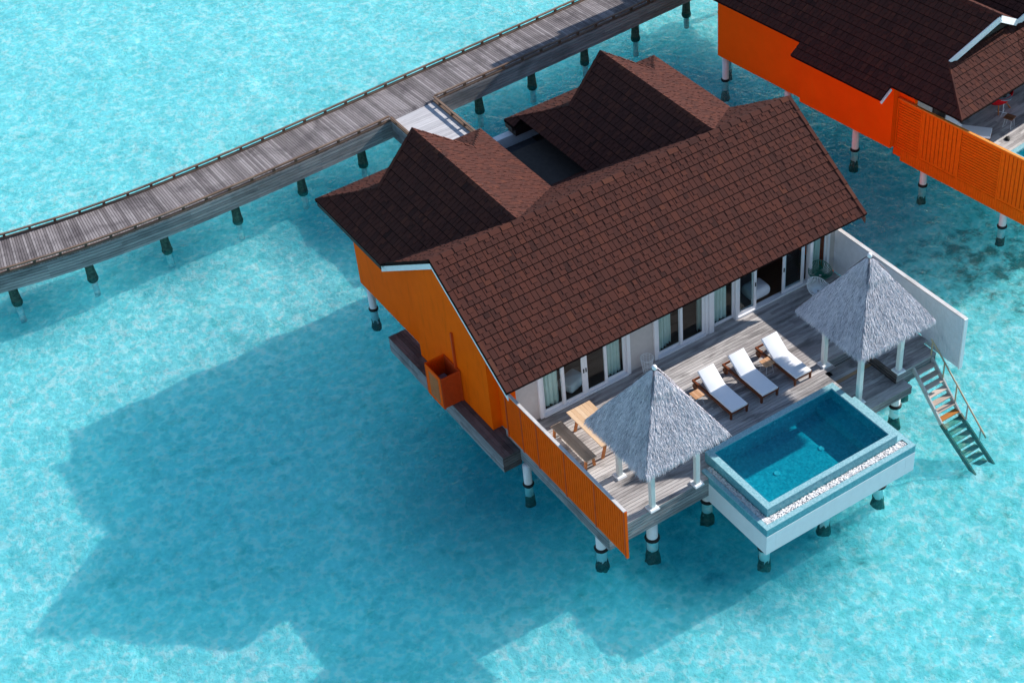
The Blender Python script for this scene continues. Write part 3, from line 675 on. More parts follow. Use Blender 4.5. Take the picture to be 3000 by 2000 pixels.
# sliding doors
def door_frame(parent, x0, x1, d=0.10, name='door_frame'):
    mb = MB(); f = 0.13
    mb.box(x0, x0+f, 5.25, 5.40, 0.0, 2.5, 0.5); mb.box(x1-f, x1, 5.25, 5.40, 0.0, 2.5, 0.5)
    mb.box(x0+f, x1-f, 5.25, 5.40, 2.38, 2.5, 0.5); mb.box(x0+f, x1-f, 5.22, 5.42, 0.0, 0.07, 0.5)
    return mb.build(name, M['frame'], parent, bevel=0.006)
def leaf(parent, x0, x1, y, st=0.11, handle=None):
    mb = MB(); z0, z1 = 0.075, 2.375
    mb.box(x0, x0+st, y-0.02, y+0.02, z0, z1, 0.5); mb.box(x1-st, x1, y-0.02, y+0.02, z0, z1, 0.5)
    mb.box(x0+st, x1-st, y-0.018, y+0.018, z0, z0+0.12, 0.5); mb.box(x0+st, x1-st, y-0.018, y+0.018, z1-0.1, z1, 0.5)
    o = mb.build('sliding_door', M['frame'], parent, bevel=0.004)
    mb = MB(); mb.poly([(x0+st, y, z0+0.12), (x1-st, y, z0+0.12), (x1-st, y, z1-0.1), (x0+st, y, z1-0.1)], 0.5); mb.build('glass_pane', M['glass'], o)
    if handle is not None:
        mb = MB(); mb.box(handle-0.018, handle+0.018, y-0.04, y-0.02, 1.0, 1.16, 0.5); mb.build('handle', M['black'], o)
    return o
def curtain(parent, x0, x1, y, z0=0.1, seed=0, flare=0.0):
    rnd = random.Random(seed); mb = MB(); n = 40; zs = [z0+0.02*0, 0.8, 1.6, 2.37]
    ph = [rnd.uniform(0, 6.28) for _ in range(4)]
    rows = []
    for z in zs:
        row = []
        for i in range(n+1):
            t = i/n; x = x0+(x1-x0)*t+flare*(1-z/2.4)*(t-0.5)
            yy = y+0.04*math.sin(t*26+ph[0]+0.3*z)+0.02*math.sin(t*57+ph[1])
            row.append(len(mb.v)); mb.v.append((x, yy, z+(0.05*math.sin(t*7+ph[2]) if z == zs[0] else 0)))
        rows.append(row)
    for a, b in zip(rows, rows[1:]):
        for i in range(n): mb.f.append((a[i], a[i+1], b[i+1], b[i])); mb.t.append(0.5)
    return mb.build('curtain', M['curtain'], parent, True)
f1 = door_frame(villa, 1.14, 4.66)
leaf(villa, 1.27, 2.14, 5.36); leaf(villa, 2.03, 2.90, 5.31, handle=2.86); leaf(villa, 2.90, 3.77, 5.31, handle=2.95); leaf(villa, 3.68, 4.53, 5.36)
curtain(villa, 1.32, 2.02, 5.52, seed=1); curtain(villa, 3.82, 4.42, 5.52, seed=2)
door_frame(villa, 5.62, 7.82); leaf(villa, 5.75, 6.78, 5.36); leaf(villa, 6.68, 7.69, 5.31)
curtain(villa, 5.78, 6.15, 5.50, seed=3); curtain(villa, 6.15, 6.55, 5.62, seed=4); curtain(villa, 7.55, 7.72, 5.55, seed=5)
mb = MB(); mb.box(7.825, 8.03, 5.22, 5.42, 0, 2.5, 0.5); mb.build('door_post', M['frame'], villa, bevel=0.006)
leaf(villa, 8.03, 8.93, 5.36, 0.06); curtain(villa, 8.08, 8.72, 5.50, seed=6)
mb = MB(); mb.box(8.93, 9.03, 5.22, 5.42, 0, 2.5, 0.5); mb.box(9.03, 12.97, 5.22, 5.42, 0, 0.07, 0.5); mb.box(12.1, 12.22, 5.22, 5.42, 0.07, 2.5, 0.5); mb.box(12.88, 12.97, 5.22, 5.42, 0.07, 2.5, 0.5); mb.build('door_post', M['frame'], villa, bevel=0.006)
leaf(villa, 9.05, 9.86, 5.31, handle=9.81); leaf(villa, 9.10, 9.80, 5.37, 0.08)
leaf(villa, 10.98, 11.90, 5.31, handle=11.03); leaf(villa, 11.05, 11.98, 5.37, 0.12); leaf(villa, 12.22, 12.88, 5.35, 0.05)
curtain(villa, 12.28, 12.80, 5.50, seed=8)
# villa pilings
for x, y in ((0.30, 15.2), (-0.02, 4.45), (6.4, 15.2), (9.6, 15.0), (12.9, 15.2), (12.9, 11.4), (12.9, 8.1), (6.5, 8.5), (3.4, 8.5), (9.7, 8.5)): piling(villa, x, y, -0.7)
# things inside the rooms
def pillow(name, c, sx, sy, sz, label, cat, rz=0, m=None, squash=2.6):
    mb = MB(); nu, nv = 20, 10
    for i in range(nv+1):
        ph = -math.pi/2+math.pi*i/nv
        for j in range(nu):
            th = 2*math.pi*j/nu; ct, s_ = math.cos(th), math.sin(th); cp = math.cos(ph)
            e = 0.28; X = math.copysign(abs(ct)**e, ct)*cp**0.3 if cp > 1e-6 else 0; Y = math.copysign(abs(s_)**e, s_)*cp**0.3 if cp > 1e-6 else 0
            mb.v.append((X*sx, Y*sy, math.sin(ph)*sz))
    for i in range(nv):
        for j in range(nu): mb.f.append((i*nu+j, i*nu+(j+1) % nu, (i+1)*nu+(j+1) % nu, (i+1)*nu+j)); mb.t.append(0.5)
    o = mb.build(name, m or M['cushion'], None, True); o.location = c; o.rotation_euler = (0, 0, rz)
    return tag(o, label, cat)
pillow('ottoman', (10.3, 5.86, 0.24), 0.42, 0.33, 0.23, 'white rounded ottoman just inside the open doorway', 'ottoman')
pillow('floor_cushion', (2.78, 5.92, 0.24), 0.42, 0.32, 0.2, 'pale blue cushion behind the glass of the left double doors', 'cushion', 0.3)
t = empty('sideboard', (6.9, 7.3, 0), label='orange brown wooden sideboard in the room behind the middle sliding door', cat='sideboard')
mb = MB(); mb.box(-0.25, 0.8, -0.3, 0.3, 0.05, 0.9, 0.5); mb.build('body', M['legwood'], t)
mb = MB(); mb.box(-0.28, 0.83, -0.33, 0.33, 0.9, 0.94, 0.5); mb.build('top', M['greytop'], t)

# ------------------------------------------------------------------ terrace deck
deck = empty('terrace_deck', (0, 0, 0), label='weathered grey timber terrace in front of the near villa', cat='deck')
def spans(y):
    if y < 0.36: return [(0, 3.73), (11.3, 12.97)]
    if y < 0.66: return [(0, 4.08), (11.3, 12.97)]
    if y < 1.5: return [(0, 9.54), (11.3, 12.97 if y < 0.6 else 13.18)]
    if y < 1.85: return [(0, 10.02), (11.3, 13.18)]
    return [(0, 13.18)]
mb = MB(); boards_x(mb, 0, 13.2, 0.0, 5.33, 0, 0.12, 0.012, seglen=(3.2, 6.5), ranges=spans); mb.build('deck_board', M['deck'], deck)
mb = MB()
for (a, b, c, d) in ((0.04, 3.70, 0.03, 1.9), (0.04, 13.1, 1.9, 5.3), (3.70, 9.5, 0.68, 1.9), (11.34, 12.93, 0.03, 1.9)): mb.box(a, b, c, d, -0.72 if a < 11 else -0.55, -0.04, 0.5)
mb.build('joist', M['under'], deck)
mb = MB(); cladding(mb, (0.04, 0.03), (3.73, 0.03), -0.76, -0.005, 6, (0, -1)); mb.build('front_fascia', M['fascia_x'], deck)
mb = MB(); cladding(mb, (11.3, 0.03), (12.95, 0.03), -0.6, -0.005, 5, (0, -1)); mb.build('front_fascia', M['fascia_x'], deck)
mb = MB(); cladding(mb, (0.04, 0.03), (0.04, 5.6), -0.76, -0.005, 6, (-1, 0)); mb.build('side_fascia', M['fascia_y'], deck)
mb = MB(); cladding(mb, (12.95, 0.03), (12.95, 0.9), -0.6, -0.005, 5, (1, 0)); mb.build('side_fascia', M['fascia_y'], deck)
low = MB(); boards_x(low, 9.52, 11.28, -0.37, 1.83, -0.4, 0.14, ranges=lambda y: [(9.52, 11.62)] if y < 0 else ([(9.52, 11.28)] if y < 1.5 else [(10.02, 11.28)])); low.build('sunken_board', M['deck'], deck)
mb = MB(); cladding(mb, (9.5, -0.34), (11.62, -0.34), -0.74, -0.41, 3, (0, -1)); mb.build('lower_fascia', M['fascia_x'], deck)
mb = MB(); cladding(mb, (10.02, 1.86), (11.28, 1.86), -0.4, -0.01, 3, (0, -1)); mb.build('step_riser', M['fascia_x'], deck)
mb = MB(); cladding(mb, (11.31, 0.03), (11.31, 1.85), -0.4, -0.005, 3, (-1, 0)); mb.build('step_side', M['service'], deck)
mb = MB(); mb.box(9.54, 11.58, -0.33, 1.85, -0.72, -0.44, 0.5); mb.build('lower_joist', M['under'], deck)
for x, y, rr in ((0.28, 0.85, 0.165), (1.76, 0.26, 0.175), (4.05, 0.5, 0.165), (3.4, 3.9, 0.14), (6.6, 3.8, 0.14), (9.8, 4.0, 0.14), (12.9, 4.2, 0.14), (12.6, 0.9, 0.14), (9.9, 0.5, 0.16), (11.48, 0.15, 0.16)): piling(deck, x, y, -0.7, rr)
# service ledge along the orange wall
sv = empty('service_ledge', (0, 0, 0), label='dark damp board ledge along the foot of the orange wall', cat='walkway')
mb = MB(); boards_y(mb, -0.64, -0.2, 4.78, 12.13, -0.3, 0.15); boards_y(mb, -0.2, 0.13, 4.78, 6.05, -0.3, 0.15); boards_y(mb, -0.2, 0.05, 10.6, 12.13, -0.3, 0.15); mb.build('ledge_board', M['service'], sv)
mb = MB(); mb.box(-0.6, 0.0, 4.82, 12.1, -0.9, -0.335, 0.5); mb.build('joist', M['under'], sv)
mb = MB(); cladding(mb, (-0.61, 4.8), (-0.61, 12.1), -0.95, -0.305, 6, (-1, 0)); mb.build('side_fascia', M['fascia_y'], sv)
mb = MB(); cladding(mb, (-0.64, 4.82), (0.03, 4.82), -0.95, -0.305, 6, (0, -1)); mb.build('front_fascia', M['service'], sv)

# ------------------------------------------------------------------ privacy screens
def screen(root, x, segs, z0, z1, mslat, mpost, mtop, mback, mgap, th=0.05, ph=0.095, pv=0.115, gap=0.030):
    """segs: (ya, yb, 'h'|'v') panels; slats face -X, a plain painted sheet closes the inner side"""
    for ya, yb, k in segs:
        mb = MB()
        mb.box(x-th/2, x+0.004, ya, yb, z0, z0+0.09, 0.5); mb.box(x-th/2, x+0.004, ya, yb, z1-0.09, z1-0.02, 0.5)
        if k == 'h':
            n = max(4, int((z1-z0-0.18)/ph)); h = (z1-z0-0.18)/n
            for i in range(n): zz = z0+0.09+i*h; mb.box(x-0.03, x+0.0, ya+0.05, yb-0.05, zz+gap, zz+h, random.random())
        else:
            n = max(4, int((yb-ya)/pv)); h = (yb-ya)/n
            for i in range(n): yy = ya+i*h; mb.box(x-0.03, x+0.0, yy+gap/2, yy+h-gap/2, z0+0.09, z1-0.09, random.random())
        mb.build('slat_panel', mslat, root)
        mb = MB(); mb.box(x+0.004, x+0.008, ya, yb, z0+0.02, z1-0.03, 0.5); mb.build('gap_strip', mgap, root)
        mb = MB(); mb.box(x+0.009, x+0.02, ya, yb, z0, z1-0.02, 0.5); mb.build('inner_sheet', mback, root)
    ys = sorted({s[0] for s in segs} | {s[1] for s in segs})
    for y in ys:
        mb = MB(); mb.box(x-0.045, x+0.045, y-0.03, y+0.03, z0-0.02, z1-0.01, 0.5); mb.build('post', mpost, root)
    mb = MB(); mb.box(x-0.05, x+0.05, ys[0]-0.02, ys[-1], z1-0.02, z1+0.015, 0.5); mb.build('cap_rail', mtop, root)
s1 = empty('privacy_screen', (0, 0, 0), label='orange slatted privacy screen with grey cap on the near villa terrace', cat='privacy screen')
screen(s1, -0.03, [(-1.0, 0.5, 'v'), (0.5, 2.05, 'v'), (2.05, 3.54, 'v'), (3.54, 4.42, 'v'), (4.42, 5.3, 'h')], -0.06, 1.86, M['oslat'], M['ored'], M['cap'], M['fencew'], M['ored'])
mb = MB(); mb.box(-0.065, 0.02, -1.04, -0.95, -0.10, 1.85, 0.5); mb.build('end_post', M['oslat'], s1)
s2 = empty('privacy_wall', (0, 0, 0), label='white privacy wall with worn timber cap at the right end of the terrace', cat='privacy wall')
mb = MB(); mb.box(13.22, 13.32, 0.94, 5.4, 0.0, 1.78, 0.5); mb.box(13.23, 13.31, -0.74, 0.94, -0.26, 1.78, 0.5); mb.box(13.20, 13.225, 0.93, 4.4, 0.05, 1.76, 0.5)
mb.build('panel', M['fencew'], s2)
mb = MB()
for i in range(24): mb.box(13.205, 13.231, -0.72+i*0.069, -0.72+i*0.069+0.06, -0.24, 1.76, 0.5)
mb.build('slat_panel', M['fencew'], s2)
mb = MB(); mb.box(13.20, 13.34, -0.75, 5.4, 1.78, 1.815, 0.5); mb.build('cap_rail', M['cap'], s2)
mb = MB(); mb.box(13.20, 13.34, -0.80, -0.745, -0.27, 1.80, 0.5); mb.build('end_post', M['white'], s2)

# louvred enclosure on the ledge
bx = empty('louvre_enclosure', (-0.55, 8.3, -0.3), label='open topped orange louvred box against the orange wall', cat='enclosure')
x0, x1, y0, y1, zt = -0.40, 0.33, -0.48, 0.55, 1.30
for nm, (a, b, c, d) in {'front_panel': (x0, x1, y0, y0+0.03), 'rear_panel': (x0, x1, y1-0.03, y1)}.items():
    mb = MB(); mb.box(a, b, c+0.01, d-0.01, 0.02, zt, 0.2)
    for i in range(20): zz = 0.06+i*0.061; mb.box(a+0.05, b-0.05, c-0.004, d+0.004, zz, zz+0.045)
    mb.box(a, a+0.05, c-0.01, d+0.01, 0, zt, 0.5); mb.box(b-0.05, b, c-0.01, d+0.01, 0, zt, 0.5); mb.box(a+0.05, b-0.05, c-0.008, d+0.008, zt-0.05, zt, 0.5)
    mb.build(nm, M['ored'] if nm[0] == 'f' else M['oslat'], bx)
mb = MB(); mb.box(x1-0.03, x1, y0+0.03, y1-0.03, 0.02, zt, 0.3); mb.build('wall_panel', M['ored'], bx)
mb = MB(); mb.box(x0, x0+0.03, y0+0.03, y0+0.2, 0, zt, 0.5); mb.box(x0, x0+0.03, y1-0.2, y1-0.03, 0, zt, 0.5); mb.box(x0, x0+0.03, y0+0.2, y1-0.2, zt-0.16, zt, 0.5); mb.box(x0, x0+0.03, y0+0.2, y1-0.2, 0, 0.1, 0.5); mb.build('side_panel', M['oslat'], bx)
mb = MB(); mb.box(x0+0.008, x0+0.022, y0+0.2, y1-0.2, 0.1, zt-0.16, 0.3)
for i in range(15): zz = 0.12+i*0.067; mb.box(x0+0.0, x0+0.03, y0+0.24, y1-0.24, zz, zz+0.045)
mb.build('hatch', M['legwood'], bx)
ac = empty('condenser_unit', (-0.55, 8.35, -0.3), label='grey air conditioning unit inside the orange louvred box', cat='air conditioner')
mb = MB(); mb.box(-0.2, 0.22, -0.33, 0.40, 0.0, 0.62, 0.5); mb.build('casing', M['metal'], ac, bevel=0.02)
mb = MB(); mb.lathe((0.0, 0.03, 0.62), [(0.15, 0.002), (0.15, 0.02), (0.04, 0.03)], 20); mb.build('fan_guard', M['black'], ac)

# ------------------------------------------------------------------ gazebos
def thatch_mesh(half, z0, z1, seed, nbl=30000):
    rnd = random.Random(seed); mb = MB()
    hgt = z1-z0
    def surf(side, t, s):       # t: 0 eave..1 apex ; s: -1..1 along side
        r = half*(1-t)*(1+0.05*math.sin(math.pi*t)) ; z = z0+hgt*(t**1.04)
        a, b = (r, s*r)
        return [(b, -a, z), (a, b, z), (-b, a, z), (-a, -b, z)][side]
    n = 12
    for side in range(4):
        for i in range(n):
            for j in range(n):
                q = [surf(side, (i+di)/n*0.995, -1+2*(j+dj)/n) for di, dj in ((0, 0), (0, 1), (1, 1), (1, 0))]
                mb.poly(q, 0.05)
    # inner lining so it has a thickness
    mb.poly([(-half*0.97, -half*0.97, z0-0.04), (half*0.97, -half*0.97, z0-0.04), (0, 0, z1-0.5)], 0.0)
    mb.poly([(half*0.97, -half*0.97, z0-0.04), (half*0.97, half*0.97, z0-0.04), (0, 0, z1-0.5)], 0.0)
    mb.poly([(half*0.97, half*0.97, z0-0.04), (-half*0.97, half*0.97, z0-0.04), (0, 0, z1-0.5)], 0.0)
    mb.poly([(-half*0.97, half*0.97, z0-0.04), (-half*0.97, -half*0.97, z0-0.04), (0, 0, z1-0.5)], 0.0)
    sl = Vector((0, 0)); L = math.hypot(half, hgt)
    for k in range(nbl):
        side = k % 4; t = 1-math.sqrt(rnd.random()*0.999+0.001); t = max(-0.0, min(0.985, t)); s = rnd.uniform(-1, 1)
        u01 = rnd.random(); cap = False
        if u01 < 0.13: t = rnd.uniform(0.0, 0.05)
        elif u01 < 0.22: t = rnd.uniform(0.76, 0.97); cap = True
        p = Vector(surf(side, t, s)); out = [Vector((0, -1, 0)), Vector((1, 0, 0)), Vector((0, 1, 0)), Vector((-1, 0, 0))][side]
        tan = [Vector((1, 0, 0)), Vector((0, 1, 0)), Vector((-1, 0, 0)), Vector((0, -1, 0))][side]
        dn = (out*half-Vector((0, 0, hgt))).normalized(); nn = (out*hgt+Vector((0, 0, half))).normalized()
        if cap: p = p+nn*0.05
        ln = rnd.uniform(0.12, 0.27)*(1.35 if cap else 1); wd = rnd.uniform(0.004, 0.0075); fan = s*0.35+rnd.gauss(0, 0.24)
        d = (dn+tan*fan*0.8+nn*rnd.uniform(0.02, 0.20)+Vector((0, 0, -0.12))).normalized()
        sd_ = d.cross(nn+tan*rnd.uniform(-0.4, 0.4)).normalized()*wd
        if t < 0.03: d = (d+Vector((0, 0, rnd.uniform(-0.6, -0.1)))).normalized(); ln *= rnd.uniform(0.5, 0.95)
        tip = p+d*ln+Vector((0, 0, -0.10*ln)); md = p+d*ln*0.5+nn*0.012
        cl = math.sin(s*9*(1-t)+side*2.1)*math.sin(t*7+s*3.3+side)+0.6*math.sin(s*31*(1-t)+side)*math.sin(t*13)
        tt = min(1, max(0, rnd.gauss(0.50+0.10*cl, 0.20)))
        i = len(mb.v); mb.v += [tuple(p-sd_), tuple(p+sd_), tuple(md+sd_), tuple(md-sd_), tuple(tip)]
        mb.f += [(i, i+1, i+2, i+3), (i+3, i+2, i+4)]; mb.t += [tt, tt]
    return mb
def gazebo(loc, label, drops, seed):
    g = empty('gazebo', loc, label=label, cat='gazebo', group='thatched gazebos on the terrace')
    thatch_mesh(1.50, 2.24, 4.55, seed).build('thatch_roof', M['thatch'], g)
    mb = MB(); mb.lathe((0, 0, 4.5), [(0.03, 0.0), (0.075, 0.03), (0.075, 0.10), (0.05, 0.14)], 12); mb.build('finial', M['white'], g, True)
    for (sx, sy), dz in zip(((-1, -1), (1, -1), (1, 1), (-1, 1)), drops):
        px_, py_ = sx*0.829, sy*0.836
        mb = MB(); mb.box(px_-0.075, px_+0.075, py_-0.075, py_+0.075, dz+0.05, 2.3, 0.5); p = mb.build('post', M['post'], g, bevel=0.008)
        mb = MB(); h = 0.17; mb.hexa([(px_-h, py_-h, dz+0.002), (px_+h, py_-h, dz+0.002), (px_+h, py_+h, dz+0.002), (px_-h, py_+h, dz+0.002), (px_-h+0.02, py_-h+0.02, dz+0.06), (px_+h-0.02, py_-h+0.02, dz+0.06), (px_+h-0.02, py_+h-0.02, dz+0.06), (px_-h+0.02, py_+h-0.02, dz+0.06)], 0.5); mb.build('plinth', M['white'], p)
    mb = MB()
    for sx in (-1, 1): mb.box(sx*0.829-0.05, sx*0.829+0.05, -0.9, 0.9, 2.3, 2.42, 0.5)
    for sy in (-1, 1): mb.box(-0.779, 0.779, sy*0.836-0.05, sy*0.836+0.05, 2.31, 2.41, 0.5)
    mb.build('beam', M['post'], g)
    return g
gazebo((2.494, 0.894, 0), 'thatched gazebo over the dining table beside the orange screen', (0, 0, 0, 0), 1)
gazebo((10.624, 0.952, 0), 'thatched gazebo over the sunken seat beside the white privacy wall', (-0.4, 0, 0, 0), 2)

# ------------------------------------------------------------------ plunge pool
pool = empty('plunge_pool', (0, 0, 0), label='raised teal tiled plunge pool at the terrace edge', cat='pool')
mb = MB()   # rim
PX0, PX1, PY0, PY1, PZ = 4.08, 9.15, -2.31, 0.66, 0.40
ix0, ix1, iy0, iy1 = 4.30, 8.95, -2.13, 0.47
for a in ((PX0, PX1, iy1, PY1), (PX0, PX1, PY0, iy0), (PX0, ix0, iy0, iy1), (ix1, PX1, iy0, iy1)): mb.box(*a, PZ-0.03, PZ, 0.5)
mb.build('rim', M['tile_rim'], pool, bevel=0.004)
mb = MB()
for a in ((PX0+0.01, PX1-0.01, iy1+0.002, PY1-0.01), (PX0+0.01, PX1-0.01, PY0+0.01, iy0-0.002), (PX0+0.01, ix0-0.002, iy0, iy1), (ix1+0.002, PX1-0.01, iy0, iy1)): mb.box(*a, -0.9, PZ-0.03, 0.5)
mb.build('outer_wall', M['tile_out'], pool)
mb = MB(); e = 0.001
mb.box(ix0-e, ix1+e, iy0-e, iy1+e, -0.42, -0.35, 0.5)
mb.box(8.37, ix1, iy0, iy1, -0.35, -0.02, 0.5)
mb.box(ix0-0.004, ix0+0.004, iy0, iy1, -0.35, PZ-0.04, 0.5); mb.box(ix1-0.004, ix1+0.004, iy0, iy1, -0.35, PZ-0.04, 0.5)
mb.box(ix0, ix1, iy0-0.004, iy0+0.004, -0.35, PZ-0.04, 0.5); mb.box(ix0, ix1, iy1-0.004, iy1+0.004, -0.35, PZ-0.04, 0.5)
basin = mb.build('basin', M['tile_in'], pool)
mb = MB(); mb.poly([(ix0+0.004, iy0+0.004, 0.345), (ix1-0.004, iy0+0.004, 0.345), (ix1-0.004, iy1-0.004, 0.345), (ix0+0.004, iy1-0.004, 0.345)]); mb.build('pool_water', M['poolwater'], pool)
for x, y in ((7.47, -0.81), (5.71, -0.81)):
    mb = MB(); mb.lathe((x, y, -0.35), [(0.095, 0.0), (0.095, 0.02), (0.08, 0.024), (0.02, 0.02)], 18); mb.build('drain', M['white'], pool)
for x, z in ((5.43, -0.05), (5.9, 0.09), (6.65, 0.25), (7.23, 0.11), (7.79, -0.04)):
    mb = MB(); mb.tube([(x, 0.47, z), (x, 0.455, z)], 0.045, 12); mb.build('jet', M['wire'], pool)
for y, z in ((0.06, 0.26), (0.06, 0.06), (-0.76, 0.25), (-0.76, 0.05), (-1.5, 0.22), (-1.5, 0.04)):
    mb = MB(); mb.tube([(8.95, y, z), (8.94, y, z)], 0.025, 10); mb.build('jet', M['wire'], pool)
# trough and outer shell
QX0, QX1, QY0, QY1, QZ = 3.73, 9.51, -2.73, 0.35, 0.08
mb = MB()
for a in ((QX0, QX0+0.14, QY0, QY1), (QX0+0.14, QX1, QY0, QY0+0.17), (9.36, QX1, QY0+0.17, -0.0), (PX1, 9.36, -2.29, -0.0)): mb.box(*a, QZ-0.03, QZ, 0.5)
mb.build('trough_rim', M['tile_rim'], pool)
mb = MB()
for a in ((QX0+0.002, QX0+0.13, QY0+0.13, QY1), (QX0+0.002, QX1-0.002, QY0+0.002, QY0+0.13), (9.38, QX1-0.002, QY0+0.13, -0.01)): mb.box(*a, -0.22, QZ-0.03, 0.5)
mb.build('tile_band', M['tile_out'], pool)
mb = MB(); q0, q1, r0, r1 = QX0-0.005, QX1+0.005, QY0-0.005, 0.34
for a in ((q0, PX0, r0, r1), (PX1, q1, r0, r1), (PX0, PX1, r0, PY0)): mb.box(*a, -0.98, -0.22, 0.5)
mb.box(PX0, PX1, PY0, r1, -0.98, -0.91, 0.5); mb.box(PX1, 9.38, -2.30, 0.0, -0.22, 0.045, 0.5); mb.build('shell', M['shell'], pool, bevel=0.006)
for x, y in ((4.22, -2.08), (6.6, -2.05), (8.66, -2.2), (8.9, 0.0)): piling(pool, x, y, -0.9, 0.165)
mb = MB(); rnd = random.Random(5)
def pebbles(xa, xb, ya, yb, n, z=0.01):
    for _ in range(n):
        cx, cy = rnd.uniform(xa, xb), rnd.uniform(ya, yb); r = rnd.uniform(0.018, 0.036); cz = z+rnd.uniform(0, 0.05); t = min(1, max(0, rnd.gauss(0.6, 0.25)))
        i = len(mb.v); a0 = rnd.uniform(0, 6.28); f = rnd.uniform(0.65, 1)
        ring = [(cx+r*math.cos(a0+k*1.0472), cy+r*f*math.sin(a0+k*1.0472), cz) for k in range(6)]
        mb.v += ring+[(cx+(p[0]-cx)*0.6, cy+(p[1]-cy)*0.6, cz+r*0.6) for p in ring]
        for k in range(6): mb.f.append((i+k, i+(k+1) % 6, i+6+(k+1) % 6, i+6+k)); mb.t.append(t)
        mb.f.append(tuple(i+6+k for k in range(6))); mb.t.append(t)
mb.box(QX0+0.14, PX0, QY0+0.17, QY1, -0.1, 0.01, 0.2); mb.box(PX0, 9.355, QY0+0.17, PY0, -0.1, 0.01, 0.2)
pebbles(3.89, 4.06, -2.52, 0.33, 1000); pebbles(3.9, 9.33, -2.53, -2.33, 2600)
tag(mb.build('pebbles', M['pebble']), 'white pebbles filling the trough around the plunge pool', 'pebbles', kind='stuff')

# ------------------------------------------------------------------ sun loungers
def cushion_mesh():
    mb = MB(); prof = []
    def ring(y, z, ny, nz, w2=0.325, th=0.085):
        i = len(mb.v)
        top = (y+ny*th, z+nz*th)
        mb.v.extend([(-w2+0.02, y, z), (w2-0.02, y, z), (w2, y+ny*th*0.5, z+nz*th*0.5), (w2-0.025, top[0], top[1]), (-w2+0.025, top[0], top[1]), (-w2, y+ny*th*0.5, z+nz*th*0.5)]); return i
    ang = R(36); rs = []
    for y in (0.0, 0.03, 0.6, 1.12): rs.append(ring(y, 0.30, 0, 1))
    for s in (0.03, 0.4, 0.74, 0.77): rs.append(ring(1.14+s*math.cos(ang), 0.30+s*math.sin(ang), -math.sin(ang), math.cos(ang)))
    for a, b in zip(rs, rs[1:]):
        for k in range(6): mb.f.append((a+k, a+(k+1) % 6, b+(k+1) % 6, b+k)); mb.t.append(0.5)
    mb.f.append(tuple(rs[0]+k for k in range(6))[::-1]); mb.t.append(0.5); mb.f.append(tuple(rs[-1]+k for k in range(6))); mb.t.append(0.5)
    return mb
def lounger(loc, label, rz=0.0, group='white cushioned sun loungers'):
    g = empty('sun_lounger', loc, rz, label=label, cat='sun lounger', group=group)
    mb = MB()
    for sx in (-0.325, 0.325): mb.box(sx-0.03, sx+0.03, 0.0, 1.98, 0.21, 0.30, 0.5)
    mb.box(-0.29, 0.29, 0.0, 0.04, 0.22, 0.29, 0.5); mb.box(-0.29, 0.29, 1.94, 1.98, 0.22, 0.29, 0.5)
    for i in range(9): mb.box(-0.29, 0.29, 0.1+i*0.115, 0.1+i*0.115+0.08, 0.265, 0.285)
    mb.build('frame', M['teak'], g)
    for sx in (-0.31, 0.31):
        for y in (0.03, 1.78):
            mb = MB(); mb.box(sx-0.03, sx+0.03, y-0.025, y+0.035, 0.0, 0.22, 0.5); mb.build('leg', M['teak'], g)
    for sx in (-0.36, 0.36):
        mb = MB(); mb.tube([(sx-0.02, 1.80, 0.12), (sx+0.02, 1.80, 0.12)], 0.12, 18); mb.build('wheel', M['darktop'], g)
    ang = R(36); mb = MB()
    for sx in (-0.27, 0.27): mb.bar((sx, 1.12, 0.28), (sx, 1.12+0.76*math.cos(ang), 0.28+0.76*math.sin(ang)), 0.04, 0.03)
    for i in range(6):
        s = 0.08+i*0.12; mb.bar((-0.27, 1.12+s*math.cos(ang), 0.285+s*math.sin(ang)), (0.27, 1.12+s*math.cos(ang), 0.285+s*math.sin(ang)), 0.06, 0.012, (0, -math.sin(ang), math.cos(ang)))
    mb.bar((-0.2, 1.35, 0.25), (-0.2, 1.62, 0.60), 0.03, 0.03); mb.bar((0.2, 1.35, 0.25), (0.2, 1.62, 0.60), 0.03, 0.03)
    mb.build('backrest', M['teak'], g)
    cushion_mesh().build('mattress', M['cushion'], g, True, bevel=0.012)
    return g
lo = lounger((6.17, 1.57, 0), 'sun lounger nearest the dining gazebo, left one of three white ones')
for x, y, rz_, lb in ((7.39, 1.57, 0.0, 'middle one of the three white sun loungers above the plunge pool'), (8.73, 1.55, 0.0, 'sun lounger crossed by a thin post shadow, beside the post of the far gazebo')):
    c = copy_tree(lo); c.location = (x, y, 0); c['label'] = lb

# ------------------------------------------------------------------ side tables
def side_table(name, loc, label, rz=0.0, top=None, h=0.45, grp='square wooden side tables with wire legs', cat='side table'):
    g = empty(name, loc, rz, label=label, cat=cat, group=grp)
    mb = MB()
    for i in range(4): mb.box(-0.18+i*0.09, -0.18+i*0.09+0.085, -0.18, 0.18, h-0.025, h)
    mb.build('top', top or M['tabletop'], g)
    for sx in (-1, 1):
        for sy in (-1, 1):
            mb = MB(); mb.tube([(sx*0.1, sy*0.12, h-0.03), (sx*0.16, sy*0.16, 0.01), (0, sy*0.14, 0.006)], 0.007, 6); mb.build('leg', M['wire'], g)
    return g
side_table('side_table', (8.12, 2.62, 0), 'small square wooden side table with white wire legs between the middle and right sun loungers')
side_table('side_table', (5.44, 2.79, 0), 'small square wooden side table half hidden by thatch beside the left sun lounger')

